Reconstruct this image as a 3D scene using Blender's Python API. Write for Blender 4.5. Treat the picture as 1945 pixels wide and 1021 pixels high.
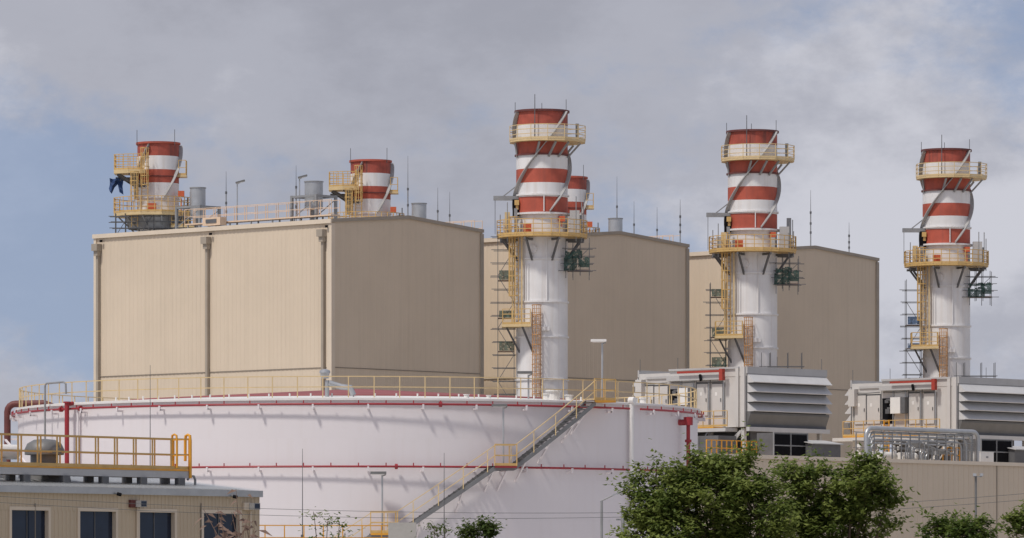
import bpy, math, random
from mathutils import Vector, Matrix
random.seed(7)
S = bpy.context.scene
for o in list(bpy.data.objects): bpy.data.objects.remove(o)
col = S.collection
R = math.radians

# ------------------------------------------------------------------ camera
F = 6500.0      # focal length in photo pixels
EH = 4.0        # eye height above the ground
cam_d = bpy.data.cameras.new('camera'); cam = bpy.data.objects.new('camera', cam_d); col.objects.link(cam)
cam.location = (0, 0, EH); cam.rotation_euler = (R(90), 0, 0)
cam_d.sensor_width = 36; cam_d.sensor_fit = 'HORIZONTAL'; cam_d.clip_start = 1; cam_d.clip_end = 20000
W0, CX, CY = 1200.0, 600.0, 304.5
cam_d.lens = 36 * F / W0
cam_d.shift_x = (CX - 600) / W0
cam_d.shift_y = (697 - CY) / W0
S.camera = cam

# ------------------------------------------------------------------ sky, sun, exposure
SUN_EL, SUN_H = R(58), Vector((-.70, -.714, 0)).normalized()
w = bpy.data.worlds.new('World'); S.world = w; w.use_nodes = True
nt = w.node_tree; N = nt.nodes; L = nt.links
N.clear()
out = N.new('ShaderNodeOutputWorld'); bg = N.new('ShaderNodeBackground'); bg.inputs['Strength'].default_value = 0.1
sky = N.new('ShaderNodeTexSky'); sky.sky_type = 'NISHITA'; sky.sun_disc = False
sky.sun_elevation = SUN_EL; sky.sun_rotation = R(224.4); sky.air_density = 1.0; sky.dust_density = 1.5
tc = N.new('ShaderNodeTexCoord')
va = N.new('ShaderNodeVectorMath'); va.operation = 'ADD'; va.inputs[1].default_value = (0, 0, .16); L.new(tc.outputs['Generated'], va.inputs[0])
vn = N.new('ShaderNodeVectorMath'); vn.operation = 'NORMALIZE'; L.new(va.outputs[0], vn.inputs[0]); L.new(vn.outputs[0], sky.inputs['Vector'])
def wnoise(scale, sc, detail, rough, loc=(0, 0, 0)):
    m = N.new('ShaderNodeMapping'); m.inputs['Scale'].default_value = sc; m.inputs['Location'].default_value = loc
    L.new(tc.outputs['Generated'], m.inputs['Vector'])
    n = N.new('ShaderNodeTexNoise'); n.inputs['Scale'].default_value = scale; n.inputs['Detail'].default_value = detail
    n.inputs['Roughness'].default_value = rough; L.new(m.outputs['Vector'], n.inputs['Vector']); return n
def wramp(src, stops):
    r = N.new('ShaderNodeValToRGB'); e = r.color_ramp.elements
    while len(e) < len(stops): e.new(.5)
    for i, (p, c) in enumerate(stops): e[i].position = p; e[i].color = (*c, 1)
    r.color_ramp.interpolation = 'EASE'
    L.new(src, r.inputs['Fac']); return r
SKY_OFF1, SKY_OFF2 = (1.7, .9, 1.93), (.6, 4.2, 1.13)
n1 = wnoise(11, (1, 1, 1.7), 12, .62, SKY_OFF1)
n2 = wnoise(9, (1, 1, 1.6), 12, .61, SKY_OFF2)
cl = wramp(n1.outputs['Fac'], [(.36, (2.6, 2.67, 3.1)), (.52, (3.1, 3.18, 3.65)), (.68, (4.35, 4.4, 4.85))])
cov = wramp(n2.outputs['Fac'], [(.42, (.25, .25, .25)), (.54, (1, 1, 1))])
skm = N.new('ShaderNodeMix'); skm.data_type = 'RGBA'; skm.blend_type = 'MULTIPLY'; skm.inputs['Factor'].default_value = 1
L.new(sky.outputs[0], skm.inputs[6]); skm.inputs[7].default_value = (.92, .83, .84, 1)
mx = N.new('ShaderNodeMix'); mx.data_type = 'RGBA'
L.new(cov.outputs['Color'], mx.inputs['Factor']); L.new(skm.outputs[2], mx.inputs[6]); L.new(cl.outputs['Color'], mx.inputs[7])
L.new(mx.outputs[2], bg.inputs['Color']); L.new(bg.outputs[0], out.inputs[0])
sd = bpy.data.lights.new('sun', 'SUN'); sd.energy = 1.9; sd.angle = R(6); sd.color = (1, .96, .90)
sun = bpy.data.objects.new('sun', sd); col.objects.link(sun)
dirv = Vector((-SUN_H.x * math.cos(SUN_EL), -SUN_H.y * math.cos(SUN_EL), -math.sin(SUN_EL)))
sun.rotation_euler = dirv.to_track_quat('-Z', 'Y').to_euler(); sun.location = (-60, -50, 120)
S.view_settings.view_transform = 'Standard'; S.view_settings.look = 'None'
S.view_settings.exposure = 0.45; S.view_settings.gamma = 1; S.view_settings.use_curve_mapping = False

# ------------------------------------------------------------------ materials
MATS = {}
def mat(name, c, rough=.55, metal=0., var=.10, scale=.6, streak=0., streak_col=None, bump=0., fine=0.):
    m = bpy.data.materials.new(name); m.use_nodes = True; nt = m.node_tree; n = nt.nodes; l = nt.links
    b = n['Principled BSDF']; b.inputs['Roughness'].default_value = rough; b.inputs['Metallic'].default_value = metal
    t = n.new('ShaderNodeTexCoord')
    nz = n.new('ShaderNodeTexNoise'); nz.inputs['Scale'].default_value = scale; nz.inputs['Detail'].default_value = 6; nz.inputs['Roughness'].default_value = .6
    oi = n.new('ShaderNodeObjectInfo'); of = n.new('ShaderNodeVectorMath'); of.operation = 'MULTIPLY_ADD'; of.inputs[1].default_value = (37, 53, 41)
    l.new(oi.outputs['Random'], of.inputs[0]); l.new(t.outputs['Object'], of.inputs[2]); vec = of.outputs[0]
    l.new(vec, nz.inputs['Vector'])
    r = n.new('ShaderNodeValToRGB'); r.color_ramp.elements[0].position = .3; r.color_ramp.elements[1].position = .7
    r.color_ramp.elements[0].color = (*[x * (1 - var) for x in c], 1); r.color_ramp.elements[1].color = (*[min(1, x * (1 + var)) for x in c], 1)
    l.new(nz.outputs['Fac'], r.inputs['Fac']); cur = r.outputs['Color']
    if streak:
        mp = n.new('ShaderNodeMapping'); mp.inputs['Scale'].default_value = (2.6, 2.6, .09); l.new(vec, mp.inputs['Vector'])
        n2 = n.new('ShaderNodeTexNoise'); n2.inputs['Scale'].default_value = 1; n2.inputs['Detail'].default_value = 5; l.new(mp.outputs[0], n2.inputs['Vector'])
        r2 = n.new('ShaderNodeValToRGB'); r2.color_ramp.elements[0].position = .5; r2.color_ramp.elements[1].position = .78
        r2.color_ramp.elements[0].color = (0, 0, 0, 1); r2.color_ramp.elements[1].color = (streak, streak, streak, 1)
        l.new(n2.outputs['Fac'], r2.inputs['Fac'])
        mm = n.new('ShaderNodeMix'); mm.data_type = 'RGBA'; l.new(r2.outputs['Color'], mm.inputs['Factor']); l.new(cur, mm.inputs[6])
        mm.inputs[7].default_value = (*(streak_col or (.3, .24, .18)), 1); cur = mm.outputs[2]
    l.new(cur, b.inputs['Base Color'])
    if bump:
        n3 = n.new('ShaderNodeTexNoise'); n3.inputs['Scale'].default_value = fine or 8; n3.inputs['Detail'].default_value = 4; l.new(t.outputs['Object'], n3.inputs['Vector'])
        bp = n.new('ShaderNodeBump'); bp.inputs['Strength'].default_value = bump; bp.inputs['Distance'].default_value = .05
        l.new(n3.outputs['Fac'], bp.inputs['Height']); l.new(bp.outputs[0], b.inputs['Normal'])
    MATS[name] = m; return m
mat('cladding', (.655, .545, .415), .6, 0, .05, .15, .22, (.47, .39, .29))
mat('cladding_trim', (.69, .585, .46), .5, 0, .05, .5)
mat('downpipe', (.35, .30, .24), .5, 0, .08, .8)
mat('joint', (.22, .185, .15), .7)
mat('hall_clad', (.61, .505, .385), .65, 0, .05, .12, .12, (.36, .30, .23))
mat('office_clad', (.57, .465, .335), .6, 0, .06, .3, .12, (.30, .24, .17))
mat('tank_white', (.705, .66, .665), .55, 0, .025, .10, .16, (.60, .53, .49))
mat('white_paint', (.76, .74, .71), .5, 0, .06, .5, .16, (.55, .45, .35))
mat('stack_white', (.75, .735, .725), .5, 0, .06, .6, .32, (.50, .40, .32))
mat('red_paint', (.43, .088, .052), .65, 0, .2, .8, .45, (.22, .07, .055))
mat('pipe_red', (.30, .022, .030), .45, 0, .12, 1.5)
mat('rust_pipe', (.13, .035, .030), .6, 0, .2, 2)
mat('roof_red', (.27, .075, .075), .7, 0, .12, .3)
mat('orange_paint', (.58, .12, .045), .5, 0, .08, 2)
mat('crane_red', (.36, .045, .028), .5, 0, .1, 1)
mat('yellow_paint', (.60, .39, .14), .5, 0, .10, 2, .25, (.40, .20, .06))
mat('pale_yellow', (.64, .48, .25), .55, 0, .10, 2)
mat('deep_yellow', (.70, .33, .03), .5, 0, .12, 2)
mat('steel', (.30, .30, .30), .5, .3, .12, 1.5)
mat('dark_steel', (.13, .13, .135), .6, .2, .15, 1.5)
mat('galv', (.46, .47, .48), .42, .55, .12, 1.2)
mat('filter_grey', (.46, .45, .44), .55, 0, .06, .6, .12, (.26, .24, .22))
mat('filter_pale', (.57, .545, .515), .55, 0, .05, .6, .16, (.45, .38, .32))
mat('louvre', (.58, .57, .56), .55, .1, .06, .5, .1, (.22, .21, .2))
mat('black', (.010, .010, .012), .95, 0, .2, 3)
mat('dark_glass', (.012, .022, .045), .08, 0, .2, 2)
mat('strake', (.36, .355, .35), .6, 0, .15, 1)
mat('tarp_blue', (.012, .042, .13), .7, 0, .3, 3)
mat('roof_sheet', (.50, .52, .53), .4, .3, .08, .8)
mat('concrete', (.44, .42, .39), .85, 0, .12, .3, 0, None, .3, 6)
mat('bounce_pale', (.62, .59, .56), .85, 0, .10, .3)  # pale surface of the added bounce floor round the tank
mat('rust_yellow', (.50, .27, .11), .7, 0, .25, 2, .4, (.30, .12, .05))
mat('red_sooty', (.37, .075, .048), .65, 0, .25, 1.2, .75, (.07, .045, .04))
mat('stair_grey', (.20, .20, .20), .6, .2, .15, 1)
mat('peach', (.72, .52, .36), .6, 0, .1, 2)
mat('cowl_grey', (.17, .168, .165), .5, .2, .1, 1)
mat('bark', (.16, .115, .08), .9, 0, .25, 6, 0, None, .6, 20)
mat('dry', (.20, .13, .10), .8, 0, .25, 5)
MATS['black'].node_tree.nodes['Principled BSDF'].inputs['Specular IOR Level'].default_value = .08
def net_mat(name, c, clear):
    m = bpy.data.materials.new(name); m.use_nodes = True; nt = m.node_tree; n = nt.nodes; l = nt.links
    b = n['Principled BSDF']; b.inputs['Roughness'].default_value = .9
    t = n.new('ShaderNodeTexCoord'); a = n.new('ShaderNodeTexNoise'); a.inputs['Scale'].default_value = 3.2; a.inputs['Detail'].default_value = 7; l.new(t.outputs['Object'], a.inputs['Vector'])
    r = n.new('ShaderNodeValToRGB'); r.color_ramp.elements[0].position = .35; r.color_ramp.elements[1].position = .68
    r.color_ramp.elements[0].color = (*[x*.5 for x in c], 1); r.color_ramp.elements[1].color = (*[x*1.5 for x in c], 1); l.new(a.outputs['Fac'], r.inputs['Fac']); l.new(r.outputs['Color'], b.inputs['Base Color'])
    a2 = n.new('ShaderNodeTexNoise'); a2.inputs['Scale'].default_value = 5.5; a2.inputs['Detail'].default_value = 5; l.new(t.outputs['Object'], a2.inputs['Vector'])
    r2 = n.new('ShaderNodeValToRGB'); r2.color_ramp.elements[0].position = .56; r2.color_ramp.elements[1].position = .72; r2.color_ramp.elements[0].color = (clear, clear, clear, 1); r2.color_ramp.elements[1].color = (.95, .95, .95, 1); l.new(a2.outputs['Fac'], r2.inputs['Fac'])
    tr = n.new('ShaderNodeBsdfTransparent'); ms = n.new('ShaderNodeMixShader'); l.new(r2.outputs['Color'], ms.inputs[0]); l.new(b.outputs[0], ms.inputs[1]); l.new(tr.outputs[0], ms.inputs[2]); l.new(ms.outputs[0], n['Material Output'].inputs[0]); MATS[name] = m
net_mat('net_green', (.055, .095, .075), .15); net_mat('net_blue', (.05, .09, .17), .05); net_mat('net_dark', (.030, .070, .058), .1)
def leaf_mat(name, dark, light):
    m = bpy.data.materials.new(name); m.use_nodes = True; nt = m.node_tree; n = nt.nodes; l = nt.links
    b = n['Principled BSDF']; b.inputs['Roughness'].default_value = .62; b.inputs['Specular IOR Level'].default_value = .3
    g = n.new('ShaderNodeNewGeometry'); r = n.new('ShaderNodeValToRGB')
    r.color_ramp.elements[0].color = (*dark, 1); r.color_ramp.elements[1].color = (*light, 1)
    at = n.new('ShaderNodeAttribute'); at.attribute_name = 'tone'; ma = n.new('ShaderNodeMath'); ma.operation = 'MULTIPLY_ADD'; ma.inputs[1].default_value = .6
    mb = n.new('ShaderNodeMath'); mb.operation = 'MULTIPLY'; mb.inputs[1].default_value = .4; l.new(g.outputs['Random Per Island'], mb.inputs[0])
    l.new(at.outputs['Fac'], ma.inputs[0]); l.new(mb.outputs[0], ma.inputs[2]); l.new(ma.outputs[0], r.inputs['Fac']); l.new(r.outputs['Color'], b.inputs['Base Color'])
    tr = n.new('ShaderNodeBsdfTranslucent'); l.new(r.outputs['Color'], tr.inputs['Color'])
    ms = n.new('ShaderNodeMixShader'); ms.inputs[0].default_value = .45
    l.new(b.outputs[0], ms.inputs[1]); l.new(tr.outputs[0], ms.inputs[2]); l.new(ms.outputs[0], n['Material Output'].inputs[0])
    MATS[name] = m
leaf_mat('leaf', (.060, .105, .016), (.29, .335, .085))
leaf_mat('leaf_dark', (.050, .095, .016), (.20, .25, .055))
leaf_mat('leaf_palm', (.040, .075, .014), (.13, .17, .040))

# ------------------------------------------------------------------ mesh helpers
class MB:
    def __init__(s): s.v = []; s.f = []; s.mk = []
    def mark(s): s.mk.append((len(s.v), len(s.f)))
    def box(s, lo, hi):
        s.mark()
        i = len(s.v); x0, y0, z0 = lo; x1, y1, z1 = hi
        s.v += [(x0,y0,z0),(x1,y0,z0),(x1,y1,z0),(x0,y1,z0),(x0,y0,z1),(x1,y0,z1),(x1,y1,z1),(x0,y1,z1)]
        s.f += [tuple(i+k for k in q) for q in ((3,2,1,0),(4,5,6,7),(0,1,5,4),(1,2,6,5),(2,3,7,6),(3,0,4,7))]
        return s
    def beam(s, a, b, wd, ht=None, up=(0, 0, 1)):
        s.mark()
        ht = ht or wd; a = Vector(a); b = Vector(b); d = (b - a).normalized(); u = Vector(up)
        if abs(d.dot(u)) > .98: u = Vector((0, 1, 0))
        x = d.cross(u).normalized() * wd / 2; y = x.cross(d).normalized() * ht / 2
        i = len(s.v)
        for p in (a, b): s.v += [tuple(p-x-y), tuple(p+x-y), tuple(p+x+y), tuple(p-x+y)]
        s.f += [tuple(i+k for k in q) for q in ((0,1,2,3),(7,6,5,4),(0,4,5,1),(1,5,6,2),(2,6,7,3),(3,7,4,0))]
        return s
    def tube(s, pts, r, n=8, caps=True, closed=False):
        s.mark()
        pts = [Vector(p) for p in pts]; m = len(pts); i0 = len(s.v); prev = None
        for k, p in enumerate(pts):
            if closed: d = pts[(k+1) % m] - pts[k-1]
            else: d = pts[min(k+1, m-1)] - pts[max(k-1, 0)]
            d.normalize()
            if prev is None:
                u = Vector((0,0,1)) if abs(d.z) < .9 else Vector((1,0,0)); x = d.cross(u).normalized()
            else:
                x = prev - d * prev.dot(d); x.normalize()
            prev = x; y = d.cross(x); rr = r[k] if isinstance(r, (list, tuple)) else r
            for j in range(n):
                a = 2*math.pi*j/n; s.v.append(tuple(p + x*rr*math.cos(a) + y*rr*math.sin(a)))
        for k in range(m if closed else m-1):
            a = i0 + k*n; b = i0 + ((k+1) % m)*n
            for j in range(n): s.f.append((a+j, a+(j+1)%n, b+(j+1)%n, b+j))
        if caps and not closed:
            s.f.append(tuple(i0+j for j in reversed(range(n)))); s.f.append(tuple(i0+(m-1)*n+j for j in range(n)))
        return s
    def lathe(s, prof, n=40, c=(0, 0), a0=0, a1=None, caps=False):
        s.mark()
        i0 = len(s.v); full = a1 is None; cnt = n if full else n+1; m = len(prof)
        for k in range(cnt):
            a = a0 + ((2*math.pi if full else a1-a0) * k / n)
            for r, z in prof: s.v.append((c[0]+r*math.cos(a), c[1]+r*math.sin(a), z))
        for k in range(n):
            a = i0+k*m; b = i0+((k+1) % cnt)*m
            for j in range(m-1): s.f.append((a+j, b+j, b+j+1, a+j+1))
        if caps:
            s.f.append(tuple(i0+k*m for k in reversed(range(cnt)))); s.f.append(tuple(i0+k*m+m-1 for k in range(cnt)))
        return s
    def quad(s, *p):
        i = len(s.v); s.v += [tuple(q) for q in p]; s.f.append(tuple(range(i, i+len(p)))); return s
    def prism(s, poly, z0, z1):
        s.mark()
        i = len(s.v); n = len(poly)
        s.v += [(x, y, z0) for x, y in poly] + [(x, y, z1) for x, y in poly]
        s.f.append(tuple(i+k for k in reversed(range(n)))); s.f.append(tuple(i+n+k for k in range(n)))
        for k in range(n): s.f.append((i+k, i+(k+1) % n, i+n+(k+1) % n, i+n+k))
        return s
    def mesh(s, name, m, smooth=False):
        me = bpy.data.meshes.new(name); me.from_pydata(s.v, [], s.f); me.materials.append(MATS[m])
        me.validate()
        if smooth:
            me.polygons.foreach_set('use_smooth', [True]*len(me.polygons))
            try: me.set_sharp_from_angle(angle=R(40))
            except Exception: pass
        return me
    def build(s, name, m, parent=None, smooth=False): return inst(name, s.mesh(name, m, smooth), parent)
    def each(s, name, m, parent=None, smooth=False):
        mk = s.mk + [(len(s.v), len(s.f))]; last = None
        for (v0, f0), (v1, f1) in zip(mk, mk[1:]):
            q = MB(); q.v = s.v[v0:v1]; q.f = [tuple(i-v0 for i in f) for f in s.f[f0:f1]]; last = q.build(name, m, parent, smooth)
        return last
def inst(name, me, parent=None, loc=(0, 0, 0), rz=0):
    o = bpy.data.objects.new(name, me); col.objects.link(o); o.parent = parent; o.location = loc; o.rotation_euler = (0, 0, rz); return o
def tag(o, label, cat, group=None, kind=None):
    if label: o['label'] = label
    if cat: o['category'] = cat
    if group: o['group'] = group
    if kind: o['kind'] = kind
    return o
def thing(name, label, cat, loc=(0, 0, 0), rz=0, group=None):
    o = bpy.data.objects.new(name, None); col.objects.link(o); o.location = loc; o.rotation_euler = (0, 0, rz); o.empty_display_size = .3
    return tag(o, label, cat, group)
def copy_tree(o, parent=None):
    c = o.copy(); col.objects.link(c); c.parent = parent
    for ch in list(o.children): copy_tree(ch, c)
    return c
def pt(px, py, Y): return Vector(((px-600)/F*Y, Y, EH+(697-py)/F*Y))
_posts = {}
def post_mesh(h, wd, m):
    k = (h, wd, m)
    if k not in _posts: _posts[k] = MB().box((-wd/2, -wd/2, 0), (wd/2, wd/2, h)).mesh('post', m)
    return _posts[k]
def resample(path, sp, closed=False):
    pts = [Vector(p) for p in path]
    if closed: pts.append(pts[0].copy())
    res = []
    for a, b in zip(pts, pts[1:]):
        n = max(1, round((b-a).length/sp))
        res += [a.lerp(b, k/n) for k in range(n)]
    if not closed: res.append(pts[-1])
    return res
def railing(parent, path, m='yellow_paint', h=1.1, sp=1.2, wd=.055, levels=(.55, 1.1), closed=False, toe=True, name='railing'):
    pts = [Vector(p) for p in path]; r = None
    def strip(lv, w_, h_):     # one continuous mitred bar
        n = len(pts); b = MB()
        for k, p in enumerate(pts):
            a = pts[k-1] if (k or closed) else p; c = pts[(k+1) % n] if (k < n-1 or closed) else p
            d1 = (p-a).normalized(); d2 = (c-p).normalized(); d = (d1+d2); d.z = 0; d.normalize(); s_ = Vector((d.y, -d.x, 0))
            q = 1/max(.5, d.dot(d1 if d1.length > .5 else d2))
            for x, z in ((-w_, -h_), (w_, -h_), (w_, h_), (-w_, h_)): b.v.append(tuple(p+s_*x*q+Vector((0, 0, lv+z))))
        for k in range(n if closed else n-1):
            e, f = 4*k, 4*((k+1) % n)
            for j in range(4): b.f.append((e+j, e+(j+1) % 4, f+(j+1) % 4, f+j))
        if not closed: b.f += [(3, 2, 1, 0), tuple(4*(n-1)+j for j in range(4))]
        return b
    for lv in reversed(levels):
        o = strip(lv, wd*.45, wd*.45).build(name if r is None else 'rail', m, r or parent); r = r or o
    if toe: strip(.08, .012, .07).build('toe_board', m, r)
    me = post_mesh(h, wd, m)
    for p in resample(path, sp, closed): inst('post', me, r, p)
    return r
def ladder(parent, p, z0, z1, face, m='yellow_paint', cage=True, wd=.5, name='ladder'):
    # p: xy foot, face: unit vector away from the wall
    b = MB(); fx, fy = face; tx, ty = -fy, fx
    for sg in (-1, 1): b.beam((p[0]+tx*wd/2*sg, p[1]+ty*wd/2*sg, z0), (p[0]+tx*wd/2*sg, p[1]+ty*wd/2*sg, z1), .07)
    z = z0+.15
    while z < z1: b.beam((p[0]-tx*wd/2, p[1]-ty*wd/2, z), (p[0]+tx*wd/2, p[1]+ty*wd/2, z), .035); z += .3
    o = b.build(name, m, parent)
    if cage and z1-z0 > 3:
        c = MB(); zs = []; z = z0+2.2
        while z <= z1+.9: zs.append(z); z += .75
        ring = lambda z: [(p[0]+tx*.36*math.cos(a)+fx*(.05+.62*math.sin(a)), p[1]+ty*.36*math.cos(a)+fy*(.05+.62*math.sin(a)), z) for a in [math.pi*k/6 for k in range(7)]]
        for z in zs:
            rg = ring(z)
            for q, s_ in zip(rg, rg[1:]): c.beam(q, s_, .03, .07)
        for q, s_ in zip(ring(zs[0])[1:6], ring(zs[-1])[1:6]): c.beam(q, s_, .05, .03)
        c.build('safety_cage', m, o)
    return o
def ribbed(b, p0, p1, z0, zt, period=.45, depth=.05, nrm=(0, -1), rw=.10):
    """corrugated sheet from p0 to p1 (xy); zt(t) gives the top height"""
    p0 = Vector(p0); p1 = Vector(p1); ln = (p1-p0).length; d = (p1-p0)/ln; n = Vector(nrm); cnt = max(1, int(ln/period))
    per = ln/cnt; pts = []
    for k in range(cnt):
        s0 = k*per
        pts += [(s0, 0), (s0+per-rw*1.6, 0), (s0+per-rw*1.3, depth), (s0+per-rw*.3, depth)]
    pts.append((ln, 0)); i0 = len(b.v)
    for s_, dd in pts:
        q = p0+d*s_+n*dd; b.v += [(q.x, q.y, z0), (q.x, q.y, zt(s_/ln))]
    for k in range(len(pts)-1): b.f.append((i0+2*k, i0+2*k+2, i0+2*k+3, i0+2*k+1))

# ------------------------------------------------------------------ plant axes
U = Vector((.733, -.680, 0)).normalized(); V = Vector((.680, .733, 0)).normalized()
RZ = math.atan2(U.y, U.x)
E0 = Vector((-8.12, 433.3, 0)); TT = V * 24.8
def unit(k): return E0 + TT * k
def loc(k, u, v, z=0): q = unit(k) + U*u + V*v; return Vector((q.x, q.y, z))
def vsolve(k, u, px):
    """v at which the line (unit k, offset u) is seen under photo column px"""
    a = unit(k) + U*u; t = (px-600)/F
    return (t*a.y - a.x) / (V.x - t*V.y)
def usolve(k, v, px):
    a = unit(k) + V*v; t = (px-600)/F
    return (t*a.y - a.x) / (U.x - t*U.y)

# ------------------------------------------------------------------ ground
g = MB().quad((-4000, -300, 0), (4000, -300, 0), (4000, 9000, 0), (-4000, 9000, 0))
def ground_mat():
    m = bpy.data.materials.new('ground'); m.use_nodes = True; n = m.node_tree.nodes; l = m.node_tree.links; b = n['Principled BSDF']; b.inputs['Roughness'].default_value = .95
    t = n.new('ShaderNodeTexCoord'); a = n.new('ShaderNodeTexNoise'); a.inputs['Scale'].default_value = .05; a.inputs['Detail'].default_value = 8; l.new(t.outputs['Object'], a.inputs['Vector'])
    r = n.new('ShaderNodeValToRGB'); r.color_ramp.elements[0].position = .35; r.color_ramp.elements[1].position = .65
    r.color_ramp.elements[0].color = (.26, .24, .19, 1); r.color_ramp.elements[1].color = (.40, .37, .31, 1)
    l.new(a.outputs['Fac'], r.inputs['Fac']); l.new(r.outputs['Color'], b.inputs['Base Color']); MATS['ground'] = m
ground_mat()
tag(g.build('ground', 'ground'), None, None, kind='structure')
yard = MB().prism([(-150, 255), (260, 255), (260, 640), (-150, 640)], .002, .02)
tag(yard.build('yard_pavement', 'concrete'), None, None, kind='structure')

bounce_disc = MB().prism([(-8.7+52*math.cos(2*math.pi*k/48), 314+52*math.sin(2*math.pi*k/48)) for k in range(48)], .024, .04)  # unseen pale disc added to bounce light up onto the tank's shaded side
tag(bounce_disc.build('bounce_floor', 'bounce_pale'), None, None, kind='structure')
# ------------------------------------------------------------------ boiler buildings
BW, BL, EV, RD = 8.5, 26.7, 33.6, 34.28
def boiler_building(k, label):
    t = thing('boiler_building', label, 'building', unit(k), RZ, 'clad boiler buildings in a row')
    b = MB(); ribbed(b, (-BL, -BW), (0, -BW), 0, lambda s: EV, .45, .022, (0, -1)); b.build('side_wall', 'cladding', t)
    b = MB(); gz = lambda s: EV + (RD-EV)*(1-abs(2*s-1)); ribbed(b, (0, -BW), (0, 0), 0, lambda s: EV+(RD-EV)*s, .5, .007, (1, 0))
    ribbed(b, (0, 0), (0, BW), 0, lambda s: RD-(RD-EV)*s, .5, .007, (1, 0)); b.build('end_wall', 'cladding', t)
    b = MB(); b.quad((-BL, BW, 0), (0, BW, 0), (0, BW, EV), (-BL, BW, EV)); b.build('side_wall', 'cladding', t)
    b = MB(); b.quad((-BL, -BW, 0), (-BL, BW, 0), (-BL, BW, EV), (-BL, 0, RD), (-BL, -BW, EV)); b.build('end_wall', 'cladding', t)
    b = MB()
    for sg in (-1, 1):
        b.quad((-BL-.1, sg*(BW+.1), EV+.03), (.1, sg*(BW+.1), EV+.03), (.1, 0, RD+.03), (-BL-.1, 0, RD+.03))
    b.build('roof', 'roof_sheet', t)
    b = MB(); b.box((-BL-.12, -BW-.2, EV-.28), (.12, -BW-.05, EV+.05)); b.build('eave_gutter', 'cladding_trim', t)
    b = MB()
    for sg in (-1, 1): b.beam((.09, sg*(BW+.05), EV-.06), (.09, 0, RD-.06), .09, .26)
    b.build('verge_trim', 'downpipe', t)
    b = MB(); b.box((-.42, -BW-.1, 0), (.1, -BW+.3, EV-.28)); b.build('corner_trim', 'cladding_trim', t)
    b = MB(); b.box((-.2, BW-.3, 0), (.1, BW+.06, EV-.28)); b.build('corner_trim', 'downpipe', t)
    b = MB(); b.box((-BL-.06, -BW-.1, 0), (-BL+.22, -BW+.3, EV-.28)); b.build('corner_trim', 'cladding_trim', t)
    zj = 22.2
    MB().box((-BL, -BW-.065, zj), (-.42, -BW+.1, zj+.05)).build('joint_flashing', 'joint', t)
    MB().box((-.1, -BW, zj), (.045, BW, zj+.05)).build('joint_flashing', 'joint', t)
    me = MB().box((-.12, -.3, 0), (.12, -.06, EV-1.35)).mesh('downpipe', 'downpipe')
    hm = MB(); hm.prism([(-.32, -.62), (.32, -.62), (.32, -.07), (-.32, -.07)], EV-1.3, EV-.75); hm.prism([(-.22, -.46), (.22, -.46), (.22, -.07), (-.22, -.07)], EV-1.7, EV-1.3)
    hme = hm.mesh('rain_hopper', 'downpipe'); dk = MB().box((-.1, -.34, EV-.62), (.1, -.2, EV-.44)).mesh('overflow', 'black')
    for u in (-BL+.55, -13.55, -.72):
        d = inst('downpipe', me, t, (u, -BW, 0)); inst('rain_hopper', hme, d)
        if u < -1 or True: inst('overflow_outlet', dk, d, (.45, 0, 0))
    return t
boiler_building(0, 'tall cream ribbed building behind the white tank with two complete sunlit bays')
boiler_building(1, 'tall cream ribbed building behind the striped stack nearest the tank stair')
boiler_building(2, 'tall cream ribbed building at the far end of the row behind the grey louvred boxes')

# ------------------------------------------------------------------ bypass stacks
SP = 15.34
def zy(y): return EH + (697-y)/SP
def fdir(phi): a = R(phi); return Vector((math.sin(a), -math.cos(a), 0))
def polyring(r, n, off=(0, 0), rot=0): return [(off[0]+r*math.cos(2*math.pi*(k+rot)/n), off[1]+r*math.sin(2*math.pi*(k+rot)/n)) for k in range(n)]
def ring_deck(parent, name, r0, r1, z, n=16, off=(0, 0), m='steel', th=.2, arc=None):
    b = MB(); outer = polyring(r1, n, off, .5); i0 = len(b.v)
    inner = polyring(r0, n, (0, 0), .5)
    for (x, y), (X, Y) in zip(inner, outer): b.v += [(x, y, z-th), (x, y, z), (X, Y, z), (X, Y, z-th)]
    for k in range(n):
        a = i0+4*k; c = i0+4*((k+1) % n)
        b.f += [(a+1, a+2, c+2, c+1), (a+2, a+3, c+3, c+2), (a+3, a, c, c+3), (a, a+1, c+1, c)]
    return b.build(name, m, parent), [(x, y, z) for x, y in outer]
def strake(parent, r, phi0, z0, z1, rate=21.3, wd=.31, m='strake'):
    b = MB(); n = 48
    for k in range(n+1):
        z = z0+(z1-z0)*k/n; d = fdir(phi0 - rate*(z0-z))
        p = d*r; q = d*(r+wd); th = Vector((0, 0, .03))
        b.v += [(p.x, p.y, z-.05), (q.x, q.y, z-.05), (q.x, q.y, z+.05), (p.x, p.y, z+.05)]
    for k in range(n):
        a = 4*k; c = a+4
        b.f += [(a, c, c+1, a+1), (a+1, c+1, c+2, a+2), (a+2, c+2, c+3, a+3)]
    return b.build('strake', m, parent)
def sections(t, r, rows, zf, n=48):
    for y0, y1, m in rows:
        MB().lathe([(r, zf(y1)), (r, zf(y0))], n).build('red_section' if m[:3] == 'red' else 'white_section', m, t, True)
def flange(t, r, z, m='stack_white', wd=.12, h=.12):
    MB().lathe([(r-.02, z-h/2), (r+wd, z-h/2), (r+wd, z+h/2), (r-.02, z+h/2)], 48).build('flange', m, t)
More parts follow.
